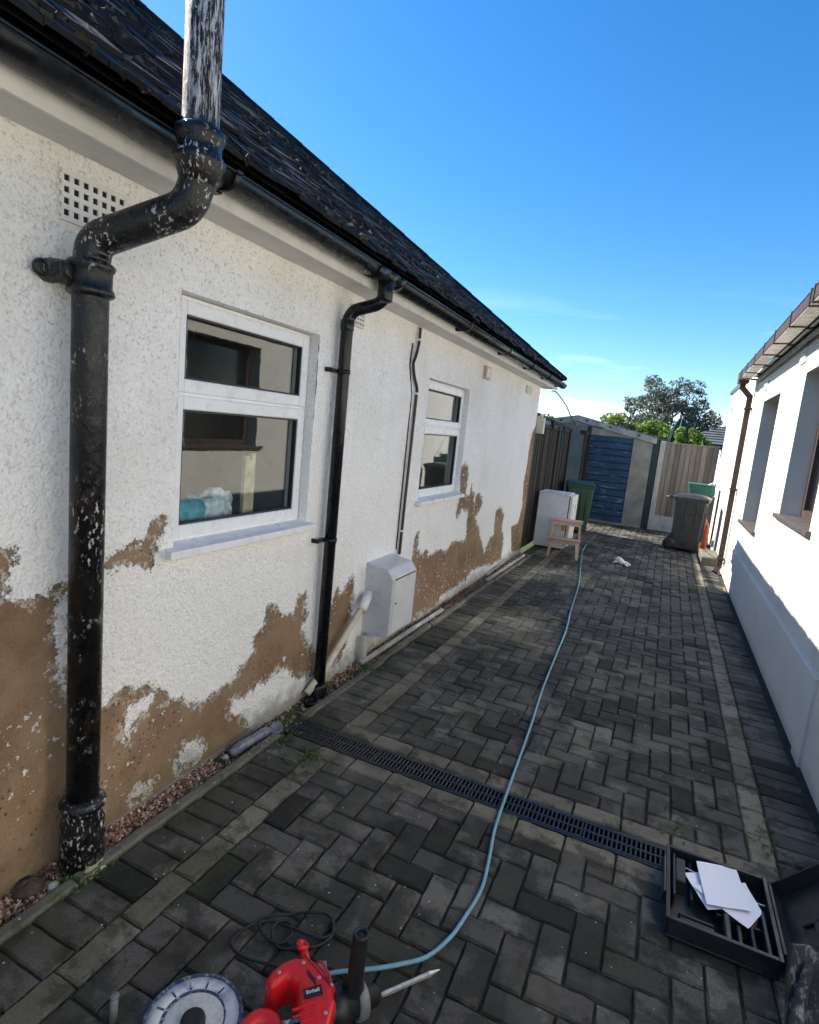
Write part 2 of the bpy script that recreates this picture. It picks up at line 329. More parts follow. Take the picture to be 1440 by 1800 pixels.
# ---------------------------------------------------------------- mesh helpers
class MB:
    def __init__(s): s.v = []; s.f = []; s.sm = []; s.r = []; s.n = 0
    def add(s, v, f, smooth=False, r=None):
        b = s.n; s.v.append(np.asarray(v, float).reshape(-1, 3)); s.n += len(v)
        s.f += [tuple(i+b for i in q) for q in f]; s.sm += [smooth]*len(f)
        s.r.append(np.full(len(v), random.random() if r is None else r)); return s
    def box(s, x0, x1, y0, y1, z0, z1, mat=None, r=None):
        v = [(x, y, z) for z in (z0, z1) for y in (y0, y1) for x in (x0, x1)]
        if mat is not None: v = [tuple(mat @ Vector(p)) for p in v]
        return s.add(v, [(0, 2, 3, 1), (4, 5, 7, 6), (0, 1, 5, 4), (2, 6, 7, 3), (0, 4, 6, 2), (1, 3, 7, 5)], r=r)
    def cbox(s, x0, x1, y0, y1, z0, z1, c=.004, mat=None, r=None):   # box with a chamfered top
        a = [(x0, y0, z0), (x1, y0, z0), (x1, y1, z0), (x0, y1, z0)]
        b = [(x, y, z1-c) for x, y, _ in a]
        t = [(x0+c, y0+c, z1), (x1-c, y0+c, z1), (x1-c, y1-c, z1), (x0+c, y1-c, z1)]
        v = a+b+t
        if mat is not None: v = [tuple(mat @ Vector(p)) for p in v]
        f = [(8, 9, 10, 11)]
        for i in range(4):
            j = (i+1) % 4; f += [(i, j, j+4, i+4), (i+4, j+4, j+8, i+8)]
        return s.add(v, f, r=r)
    def tube(s, path, rad, n=12, caps=True, flat=None, smooth=True):
        P = [Vector(p) for p in path]; m = len(P)
        R = rad if isinstance(rad, (list, tuple)) else [rad]*m
        up = None; v = []
        for i, p in enumerate(P):
            t = (P[min(i+1, m-1)]-P[max(i-1, 0)]).normalized()
            if up is None: up = t.orthogonal().normalized()
            up = (up - t*up.dot(t)).normalized(); si = t.cross(up)
            for k in range(n):
                a = 2*math.pi*k/n; v.append(tuple(p+up*math.cos(a)*R[i]+si*math.sin(a)*R[i]))
        f = [(i*n+k, i*n+(k+1) % n, (i+1)*n+(k+1) % n, (i+1)*n+k) for i in range(m-1) for k in range(n)]
        if caps: f += [tuple(range(n))[::-1], tuple((m-1)*n+k for k in range(n))]
        return s.add(v, f, smooth)
    def lathe(s, prof, o=(0, 0, 0), n=20, axis='Z', mat=None, smooth=True):
        v = []
        for r, z in prof:
            for k in range(n):
                a = 2*math.pi*k/n; p = Vector((r*math.cos(a), r*math.sin(a), z))
                if mat is not None: p = mat @ p
                v.append(tuple(p+Vector(o)))
        m = len(prof)
        f = [(i*n+k, i*n+(k+1) % n, (i+1)*n+(k+1) % n, (i+1)*n+k) for i in range(m-1) for k in range(n)]
        f += [tuple(range(n))[::-1], tuple((m-1)*n+k for k in range(n))]
        return s.add(v, f, smooth)
    def prism(s, poly, z0, z1, mat=None, bev=0):   # polygon in xy extruded in z
        n = len(poly)
        rings = [(poly, z0), (poly, z1-bev)]
        if bev:
            c = (sum(p[0] for p in poly)/n, sum(p[1] for p in poly)/n)
            ins = []
            for i, p in enumerate(poly):
                a = Vector((poly[i-1][0]-p[0], poly[i-1][1]-p[1])).normalized(); b = Vector((poly[(i+1) % n][0]-p[0], poly[(i+1) % n][1]-p[1])).normalized()
                nb = Vector((b.y, -b.x)); na = Vector((-a.y, a.x)); q = (na+nb)
                q = q.normalized() if q.length > 1e-4 else nb
                ins.append((p[0]-q.x*bev, p[1]-q.y*bev))
            rings.append((ins, z1))
        v = [(p[0], p[1], z) for pl, z in rings for p in pl]
        if mat is not None: v = [tuple(mat @ Vector(p)) for p in v]
        f = [tuple(range(n))[::-1], tuple((len(rings)-1)*n+k for k in range(n))]
        for r in range(len(rings)-1): f += [(r*n+k, r*n+(k+1) % n, (r+1)*n+(k+1) % n, (r+1)*n+k) for k in range(n)]
        return s.add(v, f)
    def mesh(s, name, mat):
        me = bpy.data.meshes.new(name); V = np.concatenate(s.v) if s.v else np.zeros((0, 3))
        me.from_pydata(V.tolist(), [], s.f); me.update()
        me.polygons.foreach_set('use_smooth', s.sm)
        a = me.attributes.new('rnd', 'FLOAT', 'POINT'); a.data.foreach_set('value', np.concatenate(s.r))
        me.materials.append(mat if not isinstance(mat, str) else M[mat]); return me
    def build(s, name, mat, parent=None, bevel=0, seg=2, kind=None, label=None):
        o = bpy.data.objects.new(name, s.mesh(name, mat)); COL.objects.link(o)
        if parent: o.parent = parent; o.matrix_parent_inverse = Matrix.Identity(4); 
        if parent and parent.matrix_basis != Matrix.Identity(4):
            off = world_of(parent); o.matrix_basis = off.inverted()
        if bevel:
            b = o.modifiers.new('bevel', 'BEVEL'); b.width = bevel; b.segments = seg; b.limit_method = 'ANGLE'; b.angle_limit = math.radians(35)
        if kind: o['kind'] = kind
        if label: o['label'] = label
        return o
def world_of(o):
    m = o.matrix_basis.copy()
    while o.parent: o = o.parent; m = o.matrix_basis @ m
    return m
def thing(name, label, cat, loc=(0, 0, 0), group=None):
    o = bpy.data.objects.new(name, None); o.empty_display_size = .1; COL.objects.link(o); o.location = loc
    o['label'] = label; o['category'] = cat
    if group: o['group'] = group
    return o
def tag(o, label, cat, group=None, kind=None):
    o['label'] = label; o['category'] = cat
    if group: o['group'] = group
    if kind: o['kind'] = kind
    return o
def bez(pts, n=8):   # catmull-rom smoothing
    P = [Vector(p) for p in pts]; out = []
    for i in range(len(P)-1):
        a, b, c, d = P[max(i-1, 0)], P[i], P[i+1], P[min(i+2, len(P)-1)]
        for k in range(n):
            t = k/n; out.append(.5*((2*b)+(c-a)*t+(2*a-5*b+4*c-d)*t*t+(3*b-a-3*c+d)*t**3))
    out.append(P[-1]); return out
def arc_path(pts, r=.05, n=6):   # polyline with rounded corners
    P = [Vector(p) for p in pts]; out = [P[0]]
    for i in range(1, len(P)-1):
        a = (P[i-1]-P[i]); b = (P[i+1]-P[i]); q = min(r, a.length*.49, b.length*.49)
        p0 = P[i]+a.normalized()*q; p1 = P[i]+b.normalized()*q
        for k in range(n+1):
            t = k/n; out.append(p0*(1-t)**2+P[i]*2*t*(1-t)+p1*t*t)
    out.append(P[-1]); return out
def inst(me, name, parent, loc, rz=0, scale=None, rot=None):
    o = bpy.data.objects.new(name, me); COL.objects.link(o); o.parent = parent; o.location = loc
    o.rotation_euler = rot if rot else (0, 0, rz)
    if scale: o.scale = scale
    return o

# ================================================================ GROUND
g = MB(); g.add([(-150, -60, -.03), (150, -60, -.03), (150, 260, -.03), (-150, 260, -.03)], [(0, 1, 2, 3)])
g = g.build('ground', 'ground'); g['kind'] = 'structure'
WX, RX = -1.766, .90            # faces of the left and right house walls
KX0, KX1 = -1.625, -1.575       # edging kerb
SL0, SL1 = -1.372, -1.268       # left border strip
SR0, SR1 = .545, .650           # right border strip
DY0, DY1 = 2.325, 2.475         # channel drain
drive = thing('driveway', 'block paved driveway', 'driveway'); drive['kind'] = 'structure'; del drive['category']; del drive['label']
b = MB(); b.box(KX1, DX1 if False else RX+.02, -.5, DY0, -.10, -.012); b.box(KX1, RX+.02, DY1, 12.9, -.10, -.012); b.box(.60, RX+.02, DY0, DY1, -.1, -.010)
b.build('bedding', 'bed', drive)
J = .0065
def paver_mesh(lx, ly, k, mat='paver'):
    m = MB(); c = .005
    nx = 5 if lx > ly else 3; ny = 5 if ly > lx else 3
    # chamfered block whose arris is slightly chipped
    x0, x1, y0, y1 = J/2, lx-J/2, J/2, ly-J/2
    ring = [(x0+(x1-x0)*i/nx, y0) for i in range(nx)]+[(x1, y0+(y1-y0)*i/ny) for i in range(ny)]+[(x1-(x1-x0)*i/nx, y1) for i in range(nx)]+[(x0, y1-(y1-y0)*i/ny) for i in range(ny)]
    rr = random.Random(k); n = len(ring)
    cx, cy = (x0+x1)/2, (y0+y1)/2
    def off(p, d):
        return (p[0]+(d if p[0] < cx-1e-6 and abs(p[0]-x0) < 1e-6 else -d if abs(p[0]-x1) < 1e-6 else 0), p[1]+(d if abs(p[1]-y0) < 1e-6 else -d if abs(p[1]-y1) < 1e-6 else 0))
    a = [(p[0], p[1], -.055) for p in ring]
    bq = [(*off(p, rr.uniform(0, .0012)), -.006-rr.uniform(0, .004)) for p in ring]
    t = [(*off(p, c+rr.uniform(-.002, .004)), rr.uniform(-.001, .001)) for p in ring]
    f = [(i, (i+1) % n, n+(i+1) % n, n+i) for i in range(n)]+[(n+i, n+(i+1) % n, 2*n+(i+1) % n, 2*n+i) for i in range(n)]+[tuple(2*n+i for i in range(n))]
    m.add(a+bq+t, f, r=0); return m
U = .1025
var = {}
for nm, (lx, ly) in {'H': (2*U, U), 'V': (U, 2*U)}.items(): var[nm] = [paver_mesh(lx, ly, 10+k) for k in range(5)]
pm = {k: [q.mesh('paver', 'paver') for q in v] for k, v in var.items()}
camxy = Vector((0, 0))
blocks = []   # (dist, x, y, w, h, kind)
X0, X1 = SL1, SR0
ncol = round((X1-X0)/U); ux = (X1-X0)/ncol
def zone(y0, y1, phase):
    nrow = int((y1-y0)/U)+1
    for i in range(-2, ncol+1):
        for j in range(-2, nrow+1):
            k = (i-j+phase) % 4
            if k == 0: bx = (i, j, 2, 1)
            elif k == 3: bx = (i, j, 1, 2)
            else: continue
            x0, x1 = max(bx[0], 0)*ux+X0, min(bx[0]+bx[2], ncol)*ux+X0
            ya, yb = max(y0+bx[1]*U, y0), min(y0+(bx[1]+bx[3])*U, y1)
            if x1-x0 < .03 or yb-ya < .03: continue
            blocks.append((math.hypot((x0+x1)/2, (ya+yb)/2), x0, ya, x1-x0, yb-ya))
zone(.30, DY0-U, 1); zone(DY1+U, 12.85, 2)
blocks = [q for q in blocks]
vis = [q for q in blocks if q[2] > .75]
blocks.sort()
def put_block(nm, mat, x, y, w, h, parent, meshes, z=0):
    hor = w > h*1.0
    fx, fy = (2*U, U) if (w > h) else (U, 2*U)
    me = random.choice(meshes['H' if w > h else 'V'])
    tx, ty = random.gauss(0, .010), random.gauss(0, .010)
    return inst(me, nm, parent, (x, y, z+random.gauss(0, .0018)), rot=(tx, ty, random.gauss(0, .008)), scale=(w/fx, h/fy, 1))
def stuff_block(mb, x, y, w, h, variants, z=0):
    q = random.choice(variants['H' if w > h else 'V']); fx, fy = (2*U, U) if w > h else (U, 2*U)
    dz = random.gauss(0, .0015)
    v = q.v[0]*np.array([w/fx, h/fy, 1])+np.array([x, y, z+dz]); v = v.copy(); v[:, 2] += (v[:, 0]-x)*random.gauss(0, .008)+(v[:, 1]-y)*random.gauss(0, .008)
    mb.add(v, q.f)
# the 300 that show largest, the rest as one part
def shows(q):
    d = math.hypot(q[0], 1.62); return q[3]*q[4]/(d**3)*(1 if q[2] > .72 else 0)
order = sorted(blocks, key=shows, reverse=True)
rest = MB()
for i, q in enumerate(order):
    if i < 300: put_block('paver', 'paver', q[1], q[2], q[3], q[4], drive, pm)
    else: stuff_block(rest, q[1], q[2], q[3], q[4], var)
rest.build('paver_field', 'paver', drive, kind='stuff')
# border strips, end to end along the drive and either side of the drain
sm = {k: [q.mesh('border_block', 'sett') for q in v] for k, v in var.items()}
def run(x0, x1, ya, yb, step, meshes, nm):
    n = max(1, round((yb-ya)/step)); s_ = (yb-ya)/n
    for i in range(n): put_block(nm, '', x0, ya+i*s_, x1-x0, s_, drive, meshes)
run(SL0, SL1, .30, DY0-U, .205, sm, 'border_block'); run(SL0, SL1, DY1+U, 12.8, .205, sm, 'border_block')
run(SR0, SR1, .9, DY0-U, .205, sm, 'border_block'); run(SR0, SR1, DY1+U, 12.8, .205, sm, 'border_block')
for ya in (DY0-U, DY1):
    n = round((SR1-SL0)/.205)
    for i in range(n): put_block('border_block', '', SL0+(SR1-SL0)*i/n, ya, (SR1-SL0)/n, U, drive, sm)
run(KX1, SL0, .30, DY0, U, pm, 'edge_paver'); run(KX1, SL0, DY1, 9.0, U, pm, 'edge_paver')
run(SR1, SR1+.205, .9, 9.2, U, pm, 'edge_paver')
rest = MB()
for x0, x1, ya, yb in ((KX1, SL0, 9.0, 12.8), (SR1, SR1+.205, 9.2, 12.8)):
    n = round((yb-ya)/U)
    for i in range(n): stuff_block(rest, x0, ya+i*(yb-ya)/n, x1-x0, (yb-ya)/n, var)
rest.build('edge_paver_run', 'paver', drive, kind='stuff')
# kerb edging stones
for ya, yb in ((.2, 1.16), (1.175, 2.28), (2.50, 3.41), (3.42, 4.33), (4.34, 5.25), (5.26, 6.17), (6.18, 7.09), (7.10, 8.0)):
    m = MB(); m.cbox(KX0, KX1-.004, ya, yb, -.12, .012, .006); o = m.build('edging_stone', 'kerb', drive, bevel=.003)
    o.rotation_euler = (0, 0, random.gauss(0, .002))
m = MB(); m.box(SR1+.207, RX-.005, .4, 12.8, -.08, -.018); m.build('mortar_strip', 'mortar', drive)
# joint moss and litter on the drive
lit = MB()
for _ in range(520):
    y = .6+9*random.random()**1.7; x = random.uniform(KX1, .85); r_ = random.uniform(.0012, .0035)
    lit.lathe([(r_*.4, 0), (r_, r_*.5), (r_*.5, r_)], (x, y, .001), 5, smooth=False)
tag(lit.build('white_paint_crumbs', plain('paint crumbs', (.55, .53, .46), .8)), 'tiny pale crumbs of paint scattered over the paving blocks', 'debris', kind='stuff')

fk = MB()
for _ in range(900):
    y = random.uniform(.8, 7.5)*random.uniform(.5, 1); x = min(WX+.012+abs(random.gauss(0, .085)), -1.2); s_ = random.uniform(.002, .0075)
    zz = .004 if x > KX1 else .016 if x > KX0 else -.012; an = random.random()*6.28
    fk.add([(x+math.cos(an+q)*s_*random.uniform(.5, 1.2), y+math.sin(an+q)*s_*random.uniform(.5, 1.2), zz+random.uniform(0, .003)) for q in (0, 1.4, 3, 4.6)], [(0, 1, 2, 3)])
tag(fk.build('render_flakes', plain('fallen render flakes', (.42, .36, .28), .9, .5, 60)), 'flakes of paint and render fallen along the foot of the peeling wall', 'debris', kind='stuff')

# ---- channel drain
dr = thing('channel_drain', 'black slotted channel drain grating crossing the paved driveway', 'drain', (0, 0, 0))
DX0 = -1.60
m = MB(); m.box(DX0, .6, DY0+.003, DY0+.013, -.1, -.004); m.box(DX0, .6, DY1-.013, DY1-.003, -.1, -.004); m.box(DX0, .6, DY0+.013, DY1-.013, -.1, -.07)
m.build('channel', 'grate', dr)
for gx0, gx1 in ((DX0, -1.10), (-1.098, -.6), (-.598, -.10), (-.098, .40), (.402, .598)):
    m = MB(); ya, yb = DY0+.0135, DY1-.0135; mid = (ya+yb)/2
    for a_, b_ in ((ya, ya+.010), (mid-.005, mid+.005), (yb-.010, yb)): m.cbox(gx0, gx1, a_, b_, -.03, -.001, .002)
    n = int((gx1-gx0)/.0185)
    for i in range(n+1):
        x = gx0+.003+i*(gx1-gx0-.012)/n
        for a_, b_ in ((ya+.010, mid-.005), (mid+.005, yb-.010)): m.cbox(x, x+.0075, a_, b_, -.03, -.002, .0015)
    m.build('grating', 'grate', dr)

# ---- gravel strip by the wall
m = MB(); m.box(WX-.02, KX0, -.3, 8.2, -.12, -.035); o = m.build('gravel_bed', 'soil'); o['kind'] = 'structure'
oct_f = [(0, 2, 4), (2, 1, 4), (1, 3, 4), (3, 0, 4), (2, 0, 5), (1, 2, 5), (3, 1, 5), (0, 3, 5)]
def stones(n, yr, dens, smin, smax, zf=lambda y: -.028):
    mb = MB()
    for _ in range(n):
        y = random.uniform(*yr)
        if random.random() > dens(y): continue
        x = random.uniform(WX+.004, KX0-.002); s = random.uniform(smin, smax)
        z = zf(y)+random.uniform(0, .012)
        R_ = Euler((random.random()*6, random.random()*6, random.random()*6)).to_matrix()
        v = [R_ @ Vector(p) for p in ((s, 0, 0), (-s, 0, 0), (0, s*.7, 0), (0, -s*.75, 0), (0, 0, s*.55), (0, 0, -s*.6))]
        mb.add([(x+p.x, y+p.y, z+p.z) for p in v], oct_f)
    return mb
def den(y):
    if y < 1.95: return 1
    if y < 2.7: return .12
    if y < 3.4: return .45
    return .8
tag(stones(17000, (.45, 8.1), den, .005, .0125).build('gravel', 'gravel'), 'red brown gravel filling the narrow strip between house wall and kerb', 'gravel', kind='stuff')
m = MB()
for _ in range(420):
    y = random.choice((random.uniform(2.9, 6.8), random.uniform(2.7, 5.6))); x = random.uniform(WX+.01, KX0+.01); s = random.uniform(.010, .022)
    R_ = Euler((random.gauss(0, .5), random.gauss(0, .5), random.random()*6)).to_matrix()
    m.add([tuple(R_ @ Vector(p)+Vector((x, y, -.012+random.random()*.012))) for p in ((-s, 0, 0), (0, -s*.5, .003), (s, 0, 0), (0, s*.5, .003))], [(0, 1, 2, 3)])
tag(m.build('dry_leaves', 'dryleaf'), 'dry brown leaves lying on the gravel along the wall', 'leaves', kind='stuff')

# ================================================================ LEFT HOUSE
house = thing('bungalow', 'white pebbledashed bungalow with brown paint peeled off its lower wall', 'house')
W1 = (1.69, 2.625, 1.045, 2.045); W2 = (4.165, 5.14, 1.045, 2.005)
POLY = {
'A': [(0.824, 1.228), (1.035, 1.15), (1.055, 1.144), (1.079, 1.127), (1.064, 1.071), (1.071, 1.02), (1.06, 0.968), (1.108, 0.963), (1.177, 0.956), (1.203, 0.985), (1.237, 0.985), (1.313, 0.987), (1.317, 0.716), (1.393, 0.494), (1.427, 0.505), (1.481, 0.511), (1.598, 0.501), (1.69, 0.437), (1.701, 0.386), (1.778, 0.355), (1.872, 0.28), (1.949, 0.283), (2.052, 0.316), (2.135, 0.326), (2.156, 0.371), (2.238, 0.412), (2.244, 0.489), (2.32, 0.54), (2.335, 0.625), (2.37, 0.643), (2.472, 0.551), (2.577, 0.533), (2.615, 0.629), (2.669, 0.637), (2.692, 0.492), (2.673, 0.419), (2.725, 0.323), (2.868, 0.194), (2.93, 0.432), (3.028, 0.577), (3.084, 0.523), (3.143, 0.597), (3.21, 0.633), (3.254, 0.503), (3.247, 0.367), (3.219, 0.26), (3.156, 0.058), (2.984, 0.049), (2.779, 0.073), (2.697, 0.122), (2.658, 0.119), (2.604, 0.16), (2.523, 0.22), (2.474, 0.245), (2.402, 0.225), (2.311, 0.197), (2.229, 0.21), (2.197, 0.18), (2.119, 0.219), (2.087, 0.164), (2.193, 0.074), (2.241, 0.018), (2.262, -0.072), (1.738, -0.141), (1.027, -0.12), (-3, -0.12), (-3, 1.4)],
'B': [(1.355, 1.019), (1.393, 1.046), (1.474, 1.079), (1.565, 1.105), (1.586, 1.16), (1.646, 1.186), (1.661, 1.164), (1.62, 1.077), (1.599, 0.973), (1.569, 0.977), (1.532, 1.006), (1.489, 1.009), (1.403, 1.015)],
'C': [(4.162, 0.567), (4.186, 0.7), (4.192, 0.769), (4.266, 0.792), (4.264, 0.707), (4.261, 0.626), (4.393, 0.576), (4.473, 0.603), (4.544, 0.531), (4.739, 0.551), (4.997, 0.51), (5.116, 0.575), (5.537, 0.526), (5.495, 0.75), (5.486, 0.827), (5.298, 0.867), (5.218, 0.808), (5.182, 0.767), (5.145, 0.832), (5.191, 1.037), (5.123, 1.29), (5.244, 1.32), (5.342, 1.285), (5.37, 1.155), (5.375, 0.991), (5.49, 1.018), (5.516, 1.097), (5.647, 0.99), (5.72, 0.792), (5.686, 0.987), (5.84, 0.995), (5.975, 0.911), (5.967, 0.824), (5.775, 0.75), (5.948, 0.606), (6.18, 0.388), (6.289, 0.278), (6.462, 0.414), (6.589, 0.452), (6.564, 0.737), (6.747, 0.776), (6.99, 0.646), (6.895, 0.505), (7.069, 0.359), (7.112, 0.144), (7.101, 0.049), (6.71, 0.053), (6.084, 0.141), (5.822, 0.14), (5.694, 0.071), (5.277, 0.065), (5.012, 0.057), (4.77, -0.005), (4.459, 0.028), (4.262, 0.001)],
'D': [(8.3, 1.90), (7.93, 1.671), (7.87, 1.452), (7.88, 1.234), (7.84, 1.0), (7.93, 0.675), (7.77, 0.448), (7.399, 0.445), (7.617, 0.063), (8.3, -0.002)],
}
HOLES = {
'wP': [(1.211, 0.956), (1.247, 0.961), (1.251, 0.604), (1.226, 0.645), (1.203, 0.724), (1.209, 0.813), (1.204, 0.893)],
'w1': [(1.529, 0.052), (1.58, 0.065), (1.63, 0.041), (1.616, 0.018), (1.554, 0.019)],
'w2': [(1.762, 0.092), (1.806, 0.124), (1.875, 0.106), (1.931, 0.056), (1.897, 0.021), (1.788, 0.026)],
'w3': [(1.482, 0.393), (1.514, 0.438), (1.567, 0.452), (1.618, 0.424), (1.602, 0.388), (1.542, 0.373), (1.513, 0.295), (1.484, 0.304)],
}
def sdf(P, Y, Z):
    P = np.array(P); n = len(P); d = np.full(Y.shape, 9.0); ins = np.zeros(Y.shape, bool)
    for i in range(n):
        a, c = P[i], P[(i+1) % n]; e = c-a; wy, wz = Y-a[0], Z-a[1]
        t = np.clip((wy*e[0]+wz*e[1])/max(e@e, 1e-9), 0, 1)
        d = np.minimum(d, np.hypot(wy-e[0]*t, wz-e[1]*t))
        if abs(e[1]) > 1e-9:
            cnd = ((a[1] > Z) != (c[1] > Z)) & (Y < e[0]*(Z-a[1])/e[1]+a[0]); ins ^= cnd
    return np.where(ins, d, -d)
def snap(arr, vals):
    arr = list(arr)
    for v in vals:
        i = int(np.argmin([abs(a-v) for a in arr])); arr[i] = v
    return np.array(arr)
ys = snap(np.concatenate([np.arange(-3, .75, .15), np.arange(.75, 3.3, .0075), np.arange(3.3, 5.8, .0125), np.arange(5.8, 8.151, .02), [8.15]]), (W1[0], W1[1], W2[0], W2[1]))
zs = snap(np.arange(-.12, 2.355, .0085), (W1[2], W1[3], W2[2], W2[3], 1.045))
Yg, Zg = np.meshgrid(ys, zs, indexing='ij')
peel = np.full(Yg.shape, -9.0)
for p in POLY.values(): peel = np.maximum(peel, sdf(p, Yg, Zg))
for p in HOLES.values(): peel = np.minimum(peel, -sdf(p, Yg, Zg))
def vnoise(Y, Z, s, seed):   # cheap value noise
    r = np.random.default_rng(seed); T = r.random((256, 256)); y, z = Y*s+500, Z*s+500
    i, j = np.floor(y).astype(int), np.floor(z).astype(int); fy, fz = y-i, z-j
    fy, fz = fy*fy*(3-2*fy), fz*fz*(3-2*fz); g_ = lambda a, b_: T[a % 256, b_ % 256]
    return (g_(i, j)*(1-fy)+g_(i+1, j)*fy)*(1-fz)+(g_(i, j+1)*(1-fy)+g_(i+1, j+1)*fy)*fz
rel = (vnoise(Yg, Zg, 62, 1)-.5)*.0035+(vnoise(Yg, Zg, 40, 2)-.5)*.004+(vnoise(Yg, Zg, 2.2, 3)-.5)*.016
edge = np.clip((peel+(vnoise(Yg, Zg, 22, 4)-.5)*.04)/.006, 0, 1)
Xg = WX+rel*(1-edge*.55)-edge*.004
Xg += np.clip((.06-Zg)/.06, 0, 1)*.01
nY, nZ = Yg.shape
verts = np.stack([Xg, Yg, Zg], -1).reshape(-1, 3)
I, Jj = np.meshgrid(np.arange(nY-1), np.arange(nZ-1), indexing='ij')
cyy, czz = (ys[I]+ys[I+1])/2, (zs[Jj]+zs[Jj+1])/2
keep = np.ones(I.shape, bool)
for w in (W1, W2): keep &= ~((cyy > w[0]) & (cyy < w[1]) & (czz > w[2]) & (czz < w[3]))
I, Jj = I[keep], Jj[keep]
F = np.stack([I*nZ+Jj, (I+1)*nZ+Jj, (I+1)*nZ+Jj+1, I*nZ+Jj+1], -1)
me = bpy.data.meshes.new('wall'); me.vertices.add(len(verts)); me.vertices.foreach_set('co', verts.ravel())
me.loops.add(F.size); me.loops.foreach_set('vertex_index', F.ravel().astype(np.int32))
me.polygons.add(len(F)); me.polygons.foreach_set('loop_start', np.arange(len(F), dtype=np.int32)*4)
me.polygons.foreach_set('use_smooth', np.ones(len(F), bool)); me.update(calc_edges=True); me.validate()
a = me.attributes.new('peel', 'FLOAT', 'POINT'); a.data.foreach_set('value', np.clip(peel, -1, 1).ravel())
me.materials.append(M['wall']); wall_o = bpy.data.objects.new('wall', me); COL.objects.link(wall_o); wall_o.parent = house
# reveals of the two openings, and the unseen shell behind
m = MB()
def reveal(m, w, x0, x1):
    y0, y1, z0, z1 = w; e = .001
    m.add([(x0, y0, z0), (x1, y0, z0), (x1, y0, z1), (x0, y0, z1)], [(0, 1, 2, 3)])
    m.add([(x0, y1, z0), (x1, y1, z0), (x1, y1, z1), (x0, y1, z1)], [(3, 2, 1, 0)])
    m.add([(x0, y0, z1), (x1, y0, z1), (x1, y1, z1), (x0, y1, z1)], [(0, 1, 2, 3)])
    m.add([(x0, y0, z0), (x1, y0, z0), (x1, y1, z0), (x0, y1, z0)], [(3, 2, 1, 0)])
for w in (W1, W2):
    m = MB(); reveal(m, w, WX+.002, WX-.10); o = m.build('window_reveal', 'wall', house); me_ = o.data
    a = me_.attributes.new('peel', 'FLOAT', 'POINT'); a.data.foreach_set('value', np.full(len(me_.vertices), -1.0))
m = MB(); m.box(-9.2, WX-.30, 8.05, 8.15, -.12, 2.3); m.box(WX-.30, WX-.012, 8.10, 8.15, -.12, 2.3); m.box(-9.2, -9.1, -3, 8.05, -.12, 2.3); m.box(-9.2, WX-.005, -3.1, -3.0, -.12, 2.3)
m.box(-9.1, WX-.12, -3, 8.05, 2.32, 2.333)
m.build('rear_walls', 'room', house)
m = MB()   # inner face of the wall round the openings, floor and partition of the rooms
for (x0, x1, y0, y1, z0, z1) in ((-3.4, WX-.1, 1.2, 1.22, -.1, 2.28), (-3.4, WX-.1, 3.4, 3.42, -.1, 2.28), (-3.4, WX-.1, 5.9, 5.92, -.1, 2.28), (-3.42, -3.4, 1.2, 5.92, -.1, 2.28), (-3.4, WX-.1, 1.22, 5.9, -.1, -.08), (-3.4, WX-.1, 1.22, 5.9, 2.26, 2.275)):
    m.box(x0, x1, y0, y1, z0, z1)
m.build('room', 'room', house)
# windows
def window(w, lean=0):
    y0, y1, z0, z1 = w; xf = WX-.052   # front of frame
    f = MB(); fr = .024
    def ring(mb, a0, a1, b0, b1, t, xa, xb):
        mb.box(xa, xb, a0, a0+t, b0, b1); mb.box(xa, xb, a1-t, a1, b0, b1); mb.box(xa, xb, a0+t, a1-t, b0, b0+t); mb.box(xa, xb, a0+t, a1-t, b1-t, b1)
    a0, a1, b0, b1 = y0+.004, y1-.004, z0+.004, z1-.004
    ring(f, a0, a1, b0, b1, fr, xf-.06, xf)
    zt = b0+(b1-b0)*.615
    f.box(xf-.06, xf-.0005, a0+fr, a1-fr, zt-.014, zt+.014)
    fo = f.build('window', 'pvc', house, bevel=.004)
    for (c0, c1) in ((b0+fr+.002, zt-.016), (zt+.016, b1-fr-.002)):
        s_ = MB(); t = .055; p0, p1 = a0+fr+.002, a1-fr-.002
        ring(s_, p0-.012, p1+.012, c0-.010, c1+.010, t, xf-.050, xf+.011); s_.build('sash', 'pvc', fo, bevel=.006)
        g_ = MB(); ring(g_, p0+t-.0125, p1-t+.0125, c0+t-.011, c1-t+.011, .009, xf-.02, xf+.003); g_.build('gasket', 'gasket', fo)
        p_ = MB(); p_.box(xf-.026, xf-.022, p0+t-.006, p1-t+.006, c0+t-.006, c1-t+.006); p_.build('pane', 'glass', fo)
    s_ = MB(); sy0, sy1 = y0-.055, y1+.03
    s_.add([(xf-.03, sy0+.045, z0+.012), (xf-.03, sy1-.03, z0+.012), (WX+.055, sy1, z0-.004), (WX+.055, sy0, z0-.004),
            (xf-.03, sy0+.045, z0-.02), (xf-.03, sy1-.03, z0-.02), (WX+.055, sy1, z0-.036), (WX+.055, sy0, z0-.036)],
           [(0, 3, 2, 1), (4, 5, 6, 7), (3, 7, 6, 2), (0, 4, 7, 3), (1, 2, 6, 5), (0, 1, 5, 4)])
    s_.build('sill', 'pvc', fo, bevel=.003)
    return fo
window(W1); window(W2)
